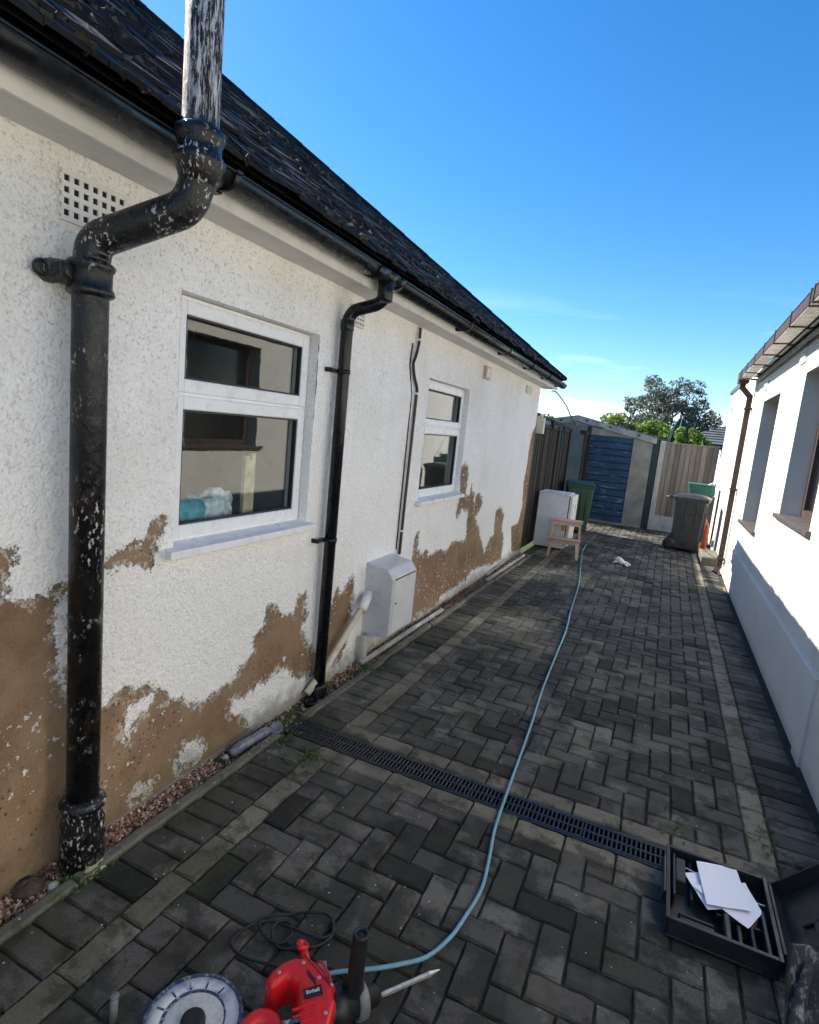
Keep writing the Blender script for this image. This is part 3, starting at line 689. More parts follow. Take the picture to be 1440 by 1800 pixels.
# odds and ends on the inner sill of the near window
def blob(mb, c, r, seed, sub=10):
    rr = random.Random(seed); n, m_ = 14, 8; v = []
    for i in range(m_+1):
        th = math.pi*i/m_
        for k in range(n):
            a_ = 2*math.pi*k/n; d = Vector((math.sin(th)*math.cos(a_), math.sin(th)*math.sin(a_), math.cos(th)))
            q = 1+.45*mnoise.noise(d*2.2+Vector((seed, 0, 0)))+.2*mnoise.noise(d*6+Vector((0, seed, 0)))
            v.append((c[0]+d.x*r[0]*q, c[1]+d.y*r[1]*q, max(c[2]+d.z*r[2]*q, c[2]-r[2]*.8)))
    mb.add(v, [(i*n+k, i*n+(k+1) % n, (i+1)*n+(k+1) % n, (i+1)*n+k) for i in range(m_) for k in range(n)], True)
m = MB(); m.box(-2.1, WX-.115, 1.6, 2.75, 1.02, 1.04); m.build('window_board', 'pvc', house)
m = MB(); blob(m, (-1.90, 1.89, 1.125), (.028, .13, .085), 2); tag(m.build('blue_bag', 'bagblue'), 'crumpled blue plastic bag behind the near window glass', 'bag')
m = MB(); blob(m, (-1.91, 2.06, 1.15), (.028, .13, .095), 8); tag(m.build('white_bag', 'bagwhite'), 'crumpled white plastic bag behind the near window glass', 'bag')
m = MB(); m.box(-1.90, -1.88, 2.24, 2.27, 1.04, 1.40); m.box(-1.90, -1.88, 2.285, 2.315, 1.04, 1.41); m.box(-1.90, -1.88, 2.27, 2.285, 1.05, 1.38)
tag(m.build('clothes_peg', 'wood_cream'), 'pale wooden bar standing inside the near window', 'wood piece')

# air bricks
def airbrick(y0, y1, z0, z1, rows, cols, mat='ventw'):
    fr = MB(); ch, cw = (z1-z0)/rows, (y1-y0)/cols; t = .44
    x0, x1 = WX-.03, WX+.019
    for i in range(rows+1):
        zc = z0+i*ch; fr.box(x0, x1, y0, y1, zc-ch*t*(.5 if 0 < i < rows else .5), zc+ch*t*.5)
    for j in range(cols+1):
        yc = y0+j*cw
        for i in range(rows): fr.box(x0, x1-.0012, yc-cw*t*.5, yc+cw*t*.5, z0+i*ch+ch*t*.5, z0+(i+1)*ch-ch*t*.5)
    o = fr.build('air_brick', mat, house)
    h = MB(); h.box(WX+.0105, WX+.0125, y0, y1, z0, z1); h.build('vent_hole', 'hole', o)
airbrick(1.205, 1.425, 2.135, 2.265, 4, 7)
airbrick(2.92, 3.06, 2.165, 2.265, 4, 5); airbrick(7.30, 7.55, 2.185, 2.27, 4, 5)
m = MB(); m.box(WX-.01, WX+.035, 5.47, 5.63, 2.15, 2.27); o = m.build('terracotta_vent', 'terracotta', house, bevel=.004)
m = MB(); m.box(WX+.034, WX+.037, 5.50, 5.60, 2.165, 2.255); m.build('vent_face', 'ventw', o)
# eaves
m = MB(); m.box(-1.60, -1.585, -3, 8.38, 2.325, 2.435); m.build('fascia', 'fascia', house, bevel=.002)
m = MB(); m.box(-1.604, -1.582, 3.22, 3.25, 2.323, 2.436); m.build('fascia_joint', 'fascia', house, bevel=.001)
m = MB(); m.box(WX-.02, -1.60, -3, 8.38, 2.335, 2.343); m.build('soffit', 'soffit', house)
m = MB(); m.lathe([(.004, 0), (.006, .001), (.005, .003)], (0, 0, 0), 8, mat=Matrix.Rotation(math.pi/2, 3, 'Y')); nm_ = m.mesh('fascia_nail', 'pvc')
for y in np.arange(-.2, 8.3, .62): inst(nm_, 'fascia_nail', house, (-1.5845, float(y), 2.375+.02*random.random()))
# gutter
def halfpipe(path_y, xc, zc, r, t=.0025, n=14):
    y0, y1 = path_y; v = []
    for rr_ in (r, r-t):
        for y in (y0, y1):
            for k in range(n+1):
                a_ = math.pi*k/n; v.append((xc-math.cos(a_)*rr_, y, zc-math.sin(a_)*rr_*.95))
    N = n+1; f = []
    for k in range(n):
        f += [(k, k+1, N+k+1, N+k), (2*N+k, 3*N+k, 3*N+k+1, 2*N+k+1)]
        f += [(k, 2*N+k, 2*N+k+1, k+1), (N+k, N+k+1, 3*N+k+1, 3*N+k)]
    f += [(0, N, 3*N, 2*N), (n, 2*N+n, 3*N+n, N+n)]
    mb = MB(); mb.add(v, f, True); return mb
GX, GZ, GR = -1.520, 2.407, .056
halfpipe((-3, 2.75), GX, GZ, GR).build('gutter', 'black_pl', house)
o = halfpipe((2.77, 8.42), GX, GZ, GR); go = o.build('gutter', 'black_pl', house)
m = MB()   # rolled front lip
m.tube([(GX+GR-.002, -3, GZ), (GX+GR-.002, 8.42, GZ)], .005, 8); m.build('gutter_lip', 'black_pl', house)
for y0, y1 in ((2.68, 2.79), (2.93, 2.98)): halfpipe((y0, y1), GX, GZ+.002, GR+.006, .005).build('gutter_joint', 'black_pl', house)
halfpipe((2.79, 2.93), GX, GZ+.001, GR+.003, .004).build('gutter_joint', 'black_pl', house)
br_me = None
for y in (.45, 1.63, 4.15, 5.30, 6.30, 7.25, 8.15):
    if br_me is None:
        q = halfpipe((-.014, .014), GX, GZ+.001, GR+.005, .005); q.box(-1.585, GX-GR*.6, -.02, .02, GZ-.055, GZ-.005); q.tube([(GX+GR, -.014, GZ+.003), (GX+GR, .014, GZ+.003)], .009, 8)
        br_me = q.mesh('gutter_bracket', 'black_pl')
    inst(br_me, 'gutter_bracket', house, (0, y, 0))
m = MB(); m.add([(GX-GR, 8.42, GZ)]+[(GX-math.cos(math.pi*k/12)*GR, 8.421, GZ-math.sin(math.pi*k/12)*GR) for k in range(13)], [tuple(range(1, 14))]); m.build('gutter_end', 'black_pl', house)
# roof: rows of plain tiles on the slope facing the drive, hipped at the far end
SLP = math.atan(.755); EX, EZ = -1.470, 2.464
roof = bpy.data.objects.new('roof', None); COL.objects.link(roof); roof.parent = house
m = MB(); ZR = EZ+(5.45-1.40)*.755; YH = 8.30-4.05
def slp(d, lift=0): return (EX-d, EZ-.03+d*.755+lift)
xr, zr = slp(4.05)
m.add([(EX-.02, -3, EZ-.02), (EX-.02, 8.28, EZ-.02), (xr, YH, zr), (xr, -3, zr), (xr-4.05, 8.28, EZ-.02), (xr-4.05, -3, EZ-.02)], [(0, 1, 2, 3), (1, 4, 2), (4, 5, 3, 2), (0, 3, 5)])
m.build('roof_deck', 'tile', roof)
gauge, tw = .1, .168
td = MB(); td.add([(0, 0, 0), (0, tw-.003, 0), (-.16*math.cos(SLP), tw-.003, .16*math.sin(SLP)), (-.16*math.cos(SLP), 0, .16*math.sin(SLP)),
      (0, 0, .013), (0, tw-.003, .013), (-.16*math.cos(SLP), tw-.003, .16*math.sin(SLP)), (-.16*math.cos(SLP), 0, .16*math.sin(SLP))],
      [(0, 1, 5, 4), (4, 5, 6, 7), (0, 4, 7, 3), (1, 2, 6, 5)], r=0)
td.v[0][4:6, 0] -= .0; td.v[0][4:, 2] += .004
tile_me = td.mesh('roof_tile', 'tile')
field = MB(); cnt = 0
rows = int(5.0/gauge); cand = []
for rI in range(rows):
    d = rI*gauge*math.cos(SLP); ymax = 8.27-d
    y = -2.9+(tw/2 if rI % 2 else 0)
    while y+tw < ymax+.08:
        cand.append((math.sqrt((EX-d)**2+y*y+(EZ+d*.755-1.62)**2) if y > .3 else 99, d, y)); y += tw
cand.sort()
for k, (dist, d, y) in enumerate(cand):
    x, z = EX-d+.012*random.random(), EZ-.012+d*.755+random.uniform(0, .012)
    rot = (random.gauss(0, .035), random.gauss(0, .035), random.gauss(0, .03))
    if k < 300: inst(tile_me, 'roof_tile', roof, (x, y, z), rot=rot)
    else:
        E_ = Euler(rot).to_matrix(); v = [tuple(E_ @ Vector(p)+Vector((x, y, z))) for p in td.v[0]]; field.add(v, td.f[:4])
field.build('roof_tile_field', 'tile', roof, kind='stuff')
# hip and ridge caps
def cap(mb, a, c, r=.085):
    a, c = Vector(a), Vector(c); t = (c-a).normalized(); s_ = t.cross(Vector((0, 0, 1))).normalized(); u_ = s_.cross(t)
    v = []
    for p, rr_ in ((a, r*1.1), (c, r)):
        for k in range(7):
            an = math.pi*k/6; v.append(tuple(p+s_*math.cos(an)*rr_+u_*(math.sin(an)*rr_*.75-.02)))
    mb.add(v, [(k, k+1, 8+k, 7+k) for k in range(6)]+[tuple(range(7))], True)
hipa, hipb = Vector((EX-.03, 8.27, EZ+.0)), Vector((xr, YH, zr+.03)); nh = 18
for k in range(nh):
    m = MB(); cap(m, hipa.lerp(hipb, k/nh), hipa.lerp(hipb, (k+1.12)/nh)); m.build('hip_tile', 'tile', roof)
for k in range(16):
    m = MB(); y = YH-k*.45; cap(m, (xr, y, zr+.03), (xr, y-.48, zr+.03)); m.build('ridge_tile', 'tile', roof)
m = MB()
for _ in range(1500):
    d = 4.6*random.random()**1.5; y = random.uniform(.2, 8.1-d); x, z = EX-d, EZ+.008+d*.755; s = random.uniform(.008, .03)
    v = [Euler((random.random()*6,)*3).to_matrix() @ Vector(p) for p in ((s, 0, 0), (-s, 0, 0), (0, s, 0), (0, -s, 0), (0, 0, s*.8), (0, 0, -s*.8))]
    m.add([(x+p.x, y+p.y, z+p.z) for p in v], oct_f)
m.build('moss_glints', 'moss', roof, kind='stuff')  # moss coloured lighter to imitate sunlit glints on the tiles
# soil pipe with swan neck
SX, SY, PR = -1.668, 1.243, .0515
sp_path = arc_path([(SX, SY, .18), (SX, SY, 1.99), (SX+.006, SY+.004, 2.075), (-1.395, SY+.105, 2.19), (-1.365, SY+.11, 2.265), (-1.365, SY+.11, 3.6)], .11, 10)
m = MB(); m.tube(sp_path, PR, 28); pipe = m.build('soil_pipe', 'iron', house, label='black cast iron soil pipe with flaking paint and a swan neck')
def collar(z, x, h=.10, prof=None, tilt=0, dy=0):
    mm = MB(); R_ = Matrix.Rotation(tilt, 3, 'Y')
    mm.lathe(prof or [(PR, -h/2-.012), (PR+.012, -h/2-.006), (PR+.016, -h/2), (PR+.013, -h/2+.012), (PR+.008, -h/2+.02), (PR+.008, h/2-.02), (PR+.014, h/2-.014), (PR+.017, h/2-.004), (PR+.011, h/2+.004), (PR, h/2+.010)], (x, SY+dy, z), 30, mat=R_)
    return mm.build('collar', 'iron', pipe)
collar(1.965, SX, .085); collar(2.342, -1.365, .11, [(PR, -.09), (PR+.012, -.05), (PR+.022, -.035), (PR+.024, -.024), (PR+.016, -.014), (PR+.010, -.004), (PR+.010, .018), (PR+.016, .028), (PR+.020, .042), (PR+.017, .054), (PR+.006, .062), (PR, .066)], dy=.11)
m = MB(); m.lathe([(PR+.018, -.06), (PR+.02, .10), (PR+.018, .16), (PR+.010, .185), (PR+.010, .205), (PR+.020, .215), (PR+.022, .232), (PR+.012, .245), (PR, .252)], (SX, SY, 0), 30); m.build('socket', 'iron', pipe)
m = MB(); m.tube([(WX-.01, SY-.07, 1.972), (WX+.02, SY-.07, 1.972), (SX, SY-.055, 1.972)], [.034, .036, .028], 14); m.lathe([(.024, 0), (.03, .012), (.02, .02)], (WX+.012, SY-.10, 1.972), 14, mat=Matrix.Rotation(math.pi/2, 3, 'Y')); m.box(WX-.005, SX-.01, SY-.09, SY+.07, 1.945, 1.995); m.build('wall_lug', 'iron', pipe, bevel=.008)
# downpipe
DX, DYp = -1.705, 2.80
pth = arc_path([(DX, DYp, -.02), (DX, DYp, 2.16), (DX+.03, DYp+.005, 2.21), (GX-.035, 2.845, 2.25), (GX, 2.855, 2.285), (GX, 2.86, 2.36)], .05, 7)
m = MB(); m.tube(pth, .034, 20); dp = m.build('downpipe', 'black_pl', house, label='black plastic rainwater downpipe between the two windows')
for z in (1.88, .93):
    m = MB(); m.lathe([(.035, -.012), (.038, -.012), (.038, .012), (.035, .012)], (DX, DYp, z), 20); m.box(WX-.005, DX-.02, DYp-.105, DYp-.09, z-.012, z+.012); m.box(DX-.04, DX-.03, DYp-.10, DYp-.02, z-.010, z+.010); m.tube([(DX-.02, DYp-.11, z), (DX-.02, DYp-.03, z)], .010, 8); m.tube([(DX, DYp+.03, z), (DX, DYp+.052, z)], .008, 8); m.build('pipe_clip', 'black_pl', dp)
m = MB(); m.lathe([(.034, 2.10), (.038, 2.105), (.038, 2.155), (.034, 2.16)], (DX, DYp, 0), 20); m.build('pipe_socket', 'black_pl', dp)
m = MB(); m.lathe([(.034, -.06), (.043, -.05), (.043, .05), (.034, .06)], (GX, 2.858, 2.325), 20); m.build('pipe_socket', 'black_pl', dp)
m = MB(); m.lathe([(.05, -.05), (.055, -.03), (.053, .045), (.046, .055), (.034, .06)], (DX, DYp-.01, 0), 20); m.lathe([(.048, 0), (.052, .03), (.04, .035)], (DX+.03, DYp-.11, -.03), 18); m.build('gully_shoe', 'black_pl', dp)
# thin copper overflow / gas pipe
m = MB(); m.tube(bez([(WX+.02, 3.86, 2.32), (WX+.02, 3.86, 2.22), (WX+.02, 3.83, 2.12), (WX+.02, 3.80, 2.06), (WX+.02, 3.84, 1.97), (WX+.02, 3.90, 1.90), (WX+.02, 3.905, 1.82), (WX+.02, 3.89, 1.3), (WX+.02, 3.875, .66)], 6), .011, 10)
gp = m.build('gas_pipe', 'copper', house)
for z, y in ((2.235, 3.86), (1.86, 3.905), (.84, 3.88)):
    m = MB(); m.box(WX-.005, WX+.034, y-.016, y+.016, z-.007, z+.007); m.build('pipe_clip', 'pvc', gp, bevel=.002)
m = MB(); m.tube([(WX+.006, y_, z_) for y_, z_ in ((3.79, 2.2), (3.77, 2.05), (3.85, 1.85), (3.845, 1.2), (3.84, .7))], .005, 6); m.build('thin_cable', 'gasket', gp)
# meter box
mb_ = MB(); y0, y1, z0, z1 = 3.395, 3.79, .18, .68
prof = [(WX-.01, z0), (-1.575, z0), (-1.555, z0+.02), (-1.555, z1-.085), (-1.60, z1-.025), (WX-.01, z1)]
mb_.add([(x, y0, z) for x, z in prof]+[(x, y1, z) for x, z in prof], [tuple(range(6)), tuple(range(6, 12))[::-1]]+[(k, 6+k, 6+(k+1) % 6, (k+1) % 6) for k in range(6)])
mbo = mb_.build('meter_box', 'meter', house, bevel=.006, label='grey white gas meter box fixed low on the wall')
m = MB(); m.box(-1.557, -1.5485, y0+.03, y1-.03, z0+.025, z1-.095); mdo = m.build('meter_box_door', 'meter_door', mbo, bevel=.004)
m = MB(); m.lathe([(.008, 0), (.008, .004)], (-1.5485, y0+.06, .42), 12, mat=Matrix.Rotation(math.pi/2, 3, 'Y')); m.box(-1.554, -1.5475, y0+.03, y1-.03, z1-.093, z1-.088); m.build('lock', 'gasket', mbo)
# cream waste pipe running down to the gully
m = MB(); m.tube([(WX+.05, 3.36, .47), (WX+.07, 3.30, .455)], .032, 18); m.tube([(WX+.065, 3.33, .47), (WX+.085, 3.22, .405)], .032, 18); wp = None
m2 = MB(); m2.tube([(WX+.075, 3.27, .44), (WX+.055, 2.88, .12), (WX+.045, 2.70, .02)], .022, 18)
wp = m2.build('waste_pipe', 'cream_pl', house); m.build('waste_elbow', 'pvc', wp)
m = MB(); m.tube([(WX+.06, 3.33, -.03), (WX+.06, 3.34, .18)], .03, 14); m.build('meter_duct', 'conc', house)
# hairline plinth lip
m = MB(); m.box(WX+.002, WX+.014, 1.36, 2.3, -.05, -.008); m.box(WX+.002, WX+.016, 4.2, 8.1, -.05, .0); m.build('plinth_lip', 'mortar', house)
# corner lamp
m = MB(); m.cbox(WX-.01, WX+.10, 8.16, 8.26, 1.70, 1.93, .012); lp = m.build('wall_lamp', 'lampwhite', house, bevel=.02, seg=3)
m = MB(); m.tube([(WX+.05, 8.21, 1.93), (WX+.05, 8.21, 1.97)], .022, 10); m.build('lamp_cap', 'pvc', lp)
m = MB(); m.tube(bez([(-1.66, 8.38, 2.31), (-1.60, 8.42, 2.30), (-1.50, 8.7, 2.16), (-1.52, 9.4, 2.04), (-1.60, 10.6, 1.93), (-1.72, 11.7, 1.95), (-1.5, 12.6, 2.0), (-1.35, 12.78, 1.97)], 8), .008, 6)
tag(m.build('overhead_cable', 'gasket'), 'slack black cable from the bungalow eaves to the garage gable', 'cable')

# ================================================================ RIGHT HOUSE
rh = thing('rendered_house', 'cream rendered house wall lit by the sun on the right of the driveway', 'house')
RW = [(6.77, 7.91, .90, 2.31), (4.48, 5.63, 1.20, 2.36), (1.20, 2.10, 2.15, 2.60)]  # third opening is out of view, shaped to reflect sun onto the left wall
YE = 8.52
def rect_wall(mb, y0, y1, z0, z1, holes, x):
    yy = sorted({y0, y1, *[h[0] for h in holes], *[h[1] for h in holes]}); zz = sorted({z0, z1, *[h[2] for h in holes], *[h[3] for h in holes]})
    for i in range(len(yy)-1):
        for j in range(len(zz)-1):
            cy2, cz2 = (yy[i]+yy[i+1])/2, (zz[j]+zz[j+1])/2
            if any(h[0] < cy2 < h[1] and h[2] < cz2 < h[3] for h in holes): continue
            mb.add([(x, yy[i], zz[j]), (x, yy[i+1], zz[j]), (x, yy[i+1], zz[j+1]), (x, yy[i], zz[j+1])], [(3, 2, 1, 0)])
m = MB(); rect_wall(m, -3, YE, -.1, 2.66, RW, RX)
for w in RW: reveal(m, w, RX, RX+.20)
m.box(RX+.001, RX+6, YE-.1, YE, -.1, 2.66); m.build('wall', 'render2', rh)
m = MB(); m.box(RX+.2, RX+.22, -3, YE-.1, -.1, 1.19); m.box(RX+.2, RX+.22, -3, YE-.1, 2.60, 2.66)
for a_, c_ in ((-3, 1.20), (2.10, 4.48), (5.63, 6.77), (7.91, YE-.1)): m.box(RX+.2, RX+.22, a_, c_, 1.19, 2.60)
m.box(RX+2.4, RX+2.42, -3, YE-.1, -.1, 2.66); m.build('inner_wall', 'room', rh)
# raised plinth band
m = MB(); m.box(RX-.016, RX+.01, 3.78, 8.35, .335, .50); m.box(RX-.016, RX+.01, 3.60, 3.78, -.05, .50); m.box(RX-.016, RX+.01, 1.2, 3.60, .335, .50) if False else None
m.box(RX-.006, RX+.01, 3.60, 8.42, .502, .512); m.build('plinth_band', 'render2', rh, bevel=.003)
for w in RW:
    y0, y1, z0, z1 = w; f = MB(); x = RX+(.15 if y1 > 3 else .03)
    for a in ((y0, y0+.06, z0, z1), (y1-.06, y1, z0, z1), (y0+.06, y1-.06, z0, z0+.06), (y0+.06, y1-.06, z1-.06, z1)): f.box(x, x+.06, *a)
    fo = f.build('window', 'brownpl', rh, bevel=.004)
    p = MB(); p.box(x+.028, x+.032, y0+.055, y1-.055, z0+.055, z1-.055); p.build('pane', 'glass2', fo)
    s = MB(); s.box(RX-.034, RX+.149, y0-.07, y1+.09, z0-.035, z0+.003); s.build('sill', 'brownsill', fo, bevel=.004)
# eaves of the right house: box gutter on strap brackets below tiles
m = MB(); m.box(RX-.02, RX+.01, -3, YE, 2.60, 2.66); m.box(RX-.09, RX-.02, -3, YE+.02, 2.655, 2.665); m.build('fascia', 'greytrim', rh)
m = MB(); m.tube([(RX-.035, -3, 2.625), (RX-.035, YE+.05, 2.625)], .022, 12); m.build('eaves_roll', 'greytrim', rh)
gx0, gx1, gz0, gz1 = RX-.215, RX-.10, 2.665, 2.76
m = MB(); m.box(gx0, gx0+.003, -3, 9.15, gz0+.012, gz1); m.box(gx1-.003, gx1, -3, 9.15, gz0, gz1); m.tube([(gx0, -3, gz1), (gx0, 9.15, gz1)], .005, 6)
m.box(gx0, gx1, 9.15, 9.153, gz0, gz1); m.build('gutter', 'brownpl', rh)
m = MB(); m.box(gx0+.003, gx1-.003, -3, 9.15, gz0, gz0+.003); m.build('gutter_base', 'lit_gutter_base', rh)  # underside coloured bright to carry the light reflected from below
q = MB(); q.box(gx0-.006, gx0-.0005, -.015, .015, gz0, gz1+.012); q.box(gx0-.006, RX-.02, -.015, .015, gz0-.008, gz0-.001); q.box(gx1+.001, RX-.02, -.012, .012, gz0-.02, gz0-.009); q.box(gx0-.006, gx0+.02, -.015, .015, gz1+.006, gz1+.014)
bme = q.mesh('gutter_bracket', 'brownpl')
for y in (3.9, 4.55, 4.66, 5.35, 6.1, 6.75, 7.45, 8.15, 8.75): inst(bme, 'gutter_bracket', rh, (0, y, 0))
roof2 = bpy.data.objects.new('roof', None); COL.objects.link(roof2); roof2.parent = rh
m = MB(); m.add([(gx0+.05, -3, 2.775), (gx0+.05, 8.6, 2.775), (RX+3.2, 8.6, 4.5), (RX+3.2, -3, 4.5)], [(0, 1, 2, 3)]); m.add([(RX+.01, 8.52, 2.66), (RX+6, 8.52, 2.66), (RX+3.2, 8.52, 4.5)], [(0, 1, 2)]); m.build('roof_deck', 'tile', roof2)
tdm = MB(); tdm.box(0, .30, .0, .225, 0, .016); tme = tdm.mesh('eaves_tile', 'brownpl')
for k in range(34): inst(tme, 'eaves_tile', roof2, (gx0+.035, .9+k*.23, 2.778+random.uniform(0, .004)), rot=(0, -.45, 0))
# vents
for y0, y1, z0, z1 in ((7.80, 8.02, 2.44, 2.56), (5.75, 5.97, 2.46, 2.58)):
    m = MB(); m.box(RX-.012, RX+.005, y0, y1, z0, z1); vo = m.build('wall_vent', 'fascia', rh, bevel=.003)
    m = MB()
    for i in range(6): m.box(RX-.017, RX-.011, y0+.015, y1-.015, z0+.012+i*.017, z0+.020+i*.017)
    m.build('louvre', 'ventw', vo)
# brown rainwater pipe
m = MB()
def sq(mb, pts, w=.033):
    for a, c in zip(pts[:-1], pts[1:]):
        a, c = Vector(a), Vector(c); t = (c-a).normalized(); s_ = Vector((1, 0, 0)) if abs(t.x) < .9 else Vector((0, 0, 1)); s_ = (s_-t*s_.dot(t)).normalized(); u_ = t.cross(s_)
        v = [tuple(p+s_*i*w+u_*j*w) for p in (a-t*.01, c+t*.01) for i, j in ((-1, -1), (1, -1), (1, 1), (-1, 1))]
        mb.add(v, [(0, 1, 2, 3), (7, 6, 5, 4)]+[(k, (k+1) % 4, 4+(k+1) % 4, 4+k) for k in range(4)])
sq(m, [(gx0+.06, 9.0, 2.68), (gx0+.06, 9.0, 2.57), (RX-.045, 9.04, 2.46), (RX-.045, 9.04, .10), (RX-.085, 9.00, .03)])
m.box(gx0-.004, gx1+.004, 8.88, 9.12, gz0-.04, gz0)
rp2 = m.build('rainwater_pipe', 'brownpl', rh, bevel=.003, label='brown square rainwater pipe')
for z in (2.3, 1.2, .22):
    m = MB(); m.box(RX-.085, RX-.005, 8.97, 9.11, z-.015, z+.015); m.tube([(RX-.01, 8.90, z), (RX-.01, 9.0, z)], .009, 6); m.build('pipe_clip', 'brownpl', rp2)
m = MB(); m.tube([(RX-.008, 8.78, 2.6), (RX-.008, 8.80, 1.4), (RX-.008, 8.76, .15)], .006, 6); m.build('wall_cable', 'pvc', rh)
# flat roofed extension behind
ext = thing('flat_roofed_extension', 'sunlit white flat roofed extension beyond the brown rainwater pipe', 'building')
m = MB(); m.box(RX+.006, RX+4, YE+.001, 12.75, -.1, 2.82); m.build('wall', 'render2', ext)
m = MB(); m.box(RX-.03, RX+4, YE+.7, 12.79, 2.82, 2.875); m.build('roof_edge', 'greytrim', ext, bevel=.004)
m = MB(); m.box(RX-.05, RX+.006, 10.55, 10.62, 2.46, 2.52); m.lathe([(.03, 0), (.07, .09), (.07, .10)], (RX-.06, 10.58, 2.46), 16, mat=Matrix.Rotation(-2.3, 3, 'Y')); m.build('floodlight', 'pvc', ext)
m = MB(); m.tube([(RX-.03, 10.9, .22), (RX-.03, 10.9, .1)], .02, 8); m.tube([(RX-.06, 9.75, .09), (RX+.01, 9.75, .09)], .035, 14); m.build('waste_outlet', 'pvc', ext)
m = MB(); m.cbox(.655, RX, 9.55, 10.35, -.02, .13, .012); tag(m.build('doorstep', 'kerb', bevel=.006), 'mossy concrete step against the sunlit extension wall', 'step')
m = MB(); m.tube([(RX-.05, 12.4, 1.75), (RX-.06, 12.38, 1.0), (RX-.10, 12.3, .1)], .014, 8)
tag(m.build('white_hose', 'pvc'), 'thin white pipe running down beside the fence end', 'pipe')
m = MB(); m.box(RX-.10, RX-.02, 7.95, 8.18, -.018, -.006); blob(m, (RX-.06, 7.6, -.01), (.02, .03, .012), 3)
tag(m.build('leaf_litter', 'dryleaf'), 'small heap of litter by the right wall base', 'litter')

# ================================================================ FENCES AND GARAGE
fl = thing('dark_timber_fence', 'dark weathered close boarded fence behind the fridge', 'fence')
y = 8.155; k = 0
while y < 11.1:
    w_ = random.uniform(.060, .085); m = MB(); m.box(-1.80, -1.775+random.uniform(-.010, .012), y, y+w_-.006, .02, 1.80+random.uniform(-.012, .012)); m.build('board', 'wood_dark', fl, bevel=.002); y += w_
for yy in (9.9, 11.1): m = MB(); m.box(-1.785, -1.735, yy, yy+.06, 0, 1.86); m.build('post', 'wood_dark', fl, bevel=.003)
m = MB(); m.box(-1.80, -1.74, 8.3, 11.0, 1.80, 1.825); m.build('capping', 'wood_dark', fl)
m = MB(); sq(m, [(-1.79, 8.3, 1.97), (-1.77, 9.7, 1.91), (-1.74, 11.2, 1.85)], .018); m.build('top_rail', 'wood_dark', fl)
for yy, zz in ((9.2, 1.93), (10.3, 1.88)): m = MB(); m.box(-1.77, -1.72, yy, yy+.10, 1.80, zz); m.build('bracket', 'wood_dark', fl)
sp_ = thing('timber_side_panel', 'short dark timber panel between fence and blue garage door', 'panel')
for k in range(5): m = MB(); m.box(-1.66, -1.64, 12.32+k*.1, 12.414+k*.1, 0, 1.86); m.build('board', 'wood_dark', sp_)
m = MB(); m.box(-1.66, -1.58, 12.66, 12.74, 0, 2.0); m.box(-1.68, -1.56, 11.85, 12.24, 1.80, 1.88); m.build('post', 'wood_dark', sp_)
GY = 12.86
gar = thing('garage', 'pale cement garage with shallow gable and flaking blue door', 'garage')
ax, az, ex0, ex1, ez = -1.90, 2.14, -3.45, -.35, 1.83
m = MB(); dX0, dX1, dZ = -1.60, -.73, 1.87
pr = [(ex0, 0), (dX0, 0), (dX0, dZ-.02), (dX1-.02, dZ-.02), (dX1, 0), (ex1, 0), (ex1, ez), (ax, az), (ex0, ez)]
def front(mb, pts, y0, y1): 
    n = len(pts); mb.add([(x, y0, z) for x, z in pts]+[(x, y1, z) for x, z in pts], [tuple(range(n)), tuple(range(n, 2*n))[::-1]]+[(k, (k+1) % n, n+(k+1) % n, n+k) for k in range(n)])
front(m, [(dX1, -.05), (ex1, -.05), (ex1, ez), (dX1, ez)], GY, GY+.08); front(m, [(ex0, -.05), (dX0, -.05), (dX0, ez), (ex0, ez)], GY, GY+.08)
front(m, [(dX0, dZ), (dX1, dZ), (dX1, ez+.0), (ex1, ez), (ax, az), (ex0, ez), (dX0, ez)] if ez > dZ else [(ex0, ez), (ex1, ez), (ax, az)], GY+.001, GY+.079)
m.box(ex1-.08, ex1, GY+.08, GY+5, -.05, ez); m.box(ex0, ex0+.08, GY+.08, GY+5, -.05, ez); m.build('wall', 'garage', gar)
m = MB(); m.box(dX0, dX1, GY+.03, GY+.04, 0, ez); dp_ = m.build('door', 'blue', gar)
for k in range(13):
    z = .02+k*.141; m = MB(); m.cbox(dX0+.002, dX1-.002, z, z+.128, 0, .022, .012, mat=Matrix.Translation((0, GY+.03, 0)) @ Matrix(((1, 0, 0, 0), (0, 0, -1, 0), (0, 1, 0, 0), (0, 0, 0, 1)))); m.build('door_slat', 'blue', dp_)
for s, (xa, za, xb, zb) in enumerate(((ax, az+.06, ex1+.06, ez+.045), (ex0-.06, ez+.045, ax, az+.06))):
    m = MB(); m.add([(xa, GY-.05, za-.12), (xb, GY-.05, zb-.12), (xb, GY-.05, zb), (xa, GY-.05, za), (xa, GY-.012, za-.12), (xb, GY-.012, zb-.12), (xb, GY-.012, zb), (xa, GY-.012, za)], [(0, 1, 2, 3), (7, 6, 5, 4), (0, 4, 5, 1), (3, 2, 6, 7), (0, 3, 7, 4), (1, 5, 6, 2)])
    bo = m.build('barge_board', 'barge', gar, bevel=.003)
    for t in (.12, .42, .78):
        x = xa+(xb-xa)*t; z = za+(zb-za)*t-.05; q = MB(); q.box(x-.025, x+.025, GY-.056, GY-.049, z-.02, z+.02); q.build('bolt_plate', 'greytrim', bo)
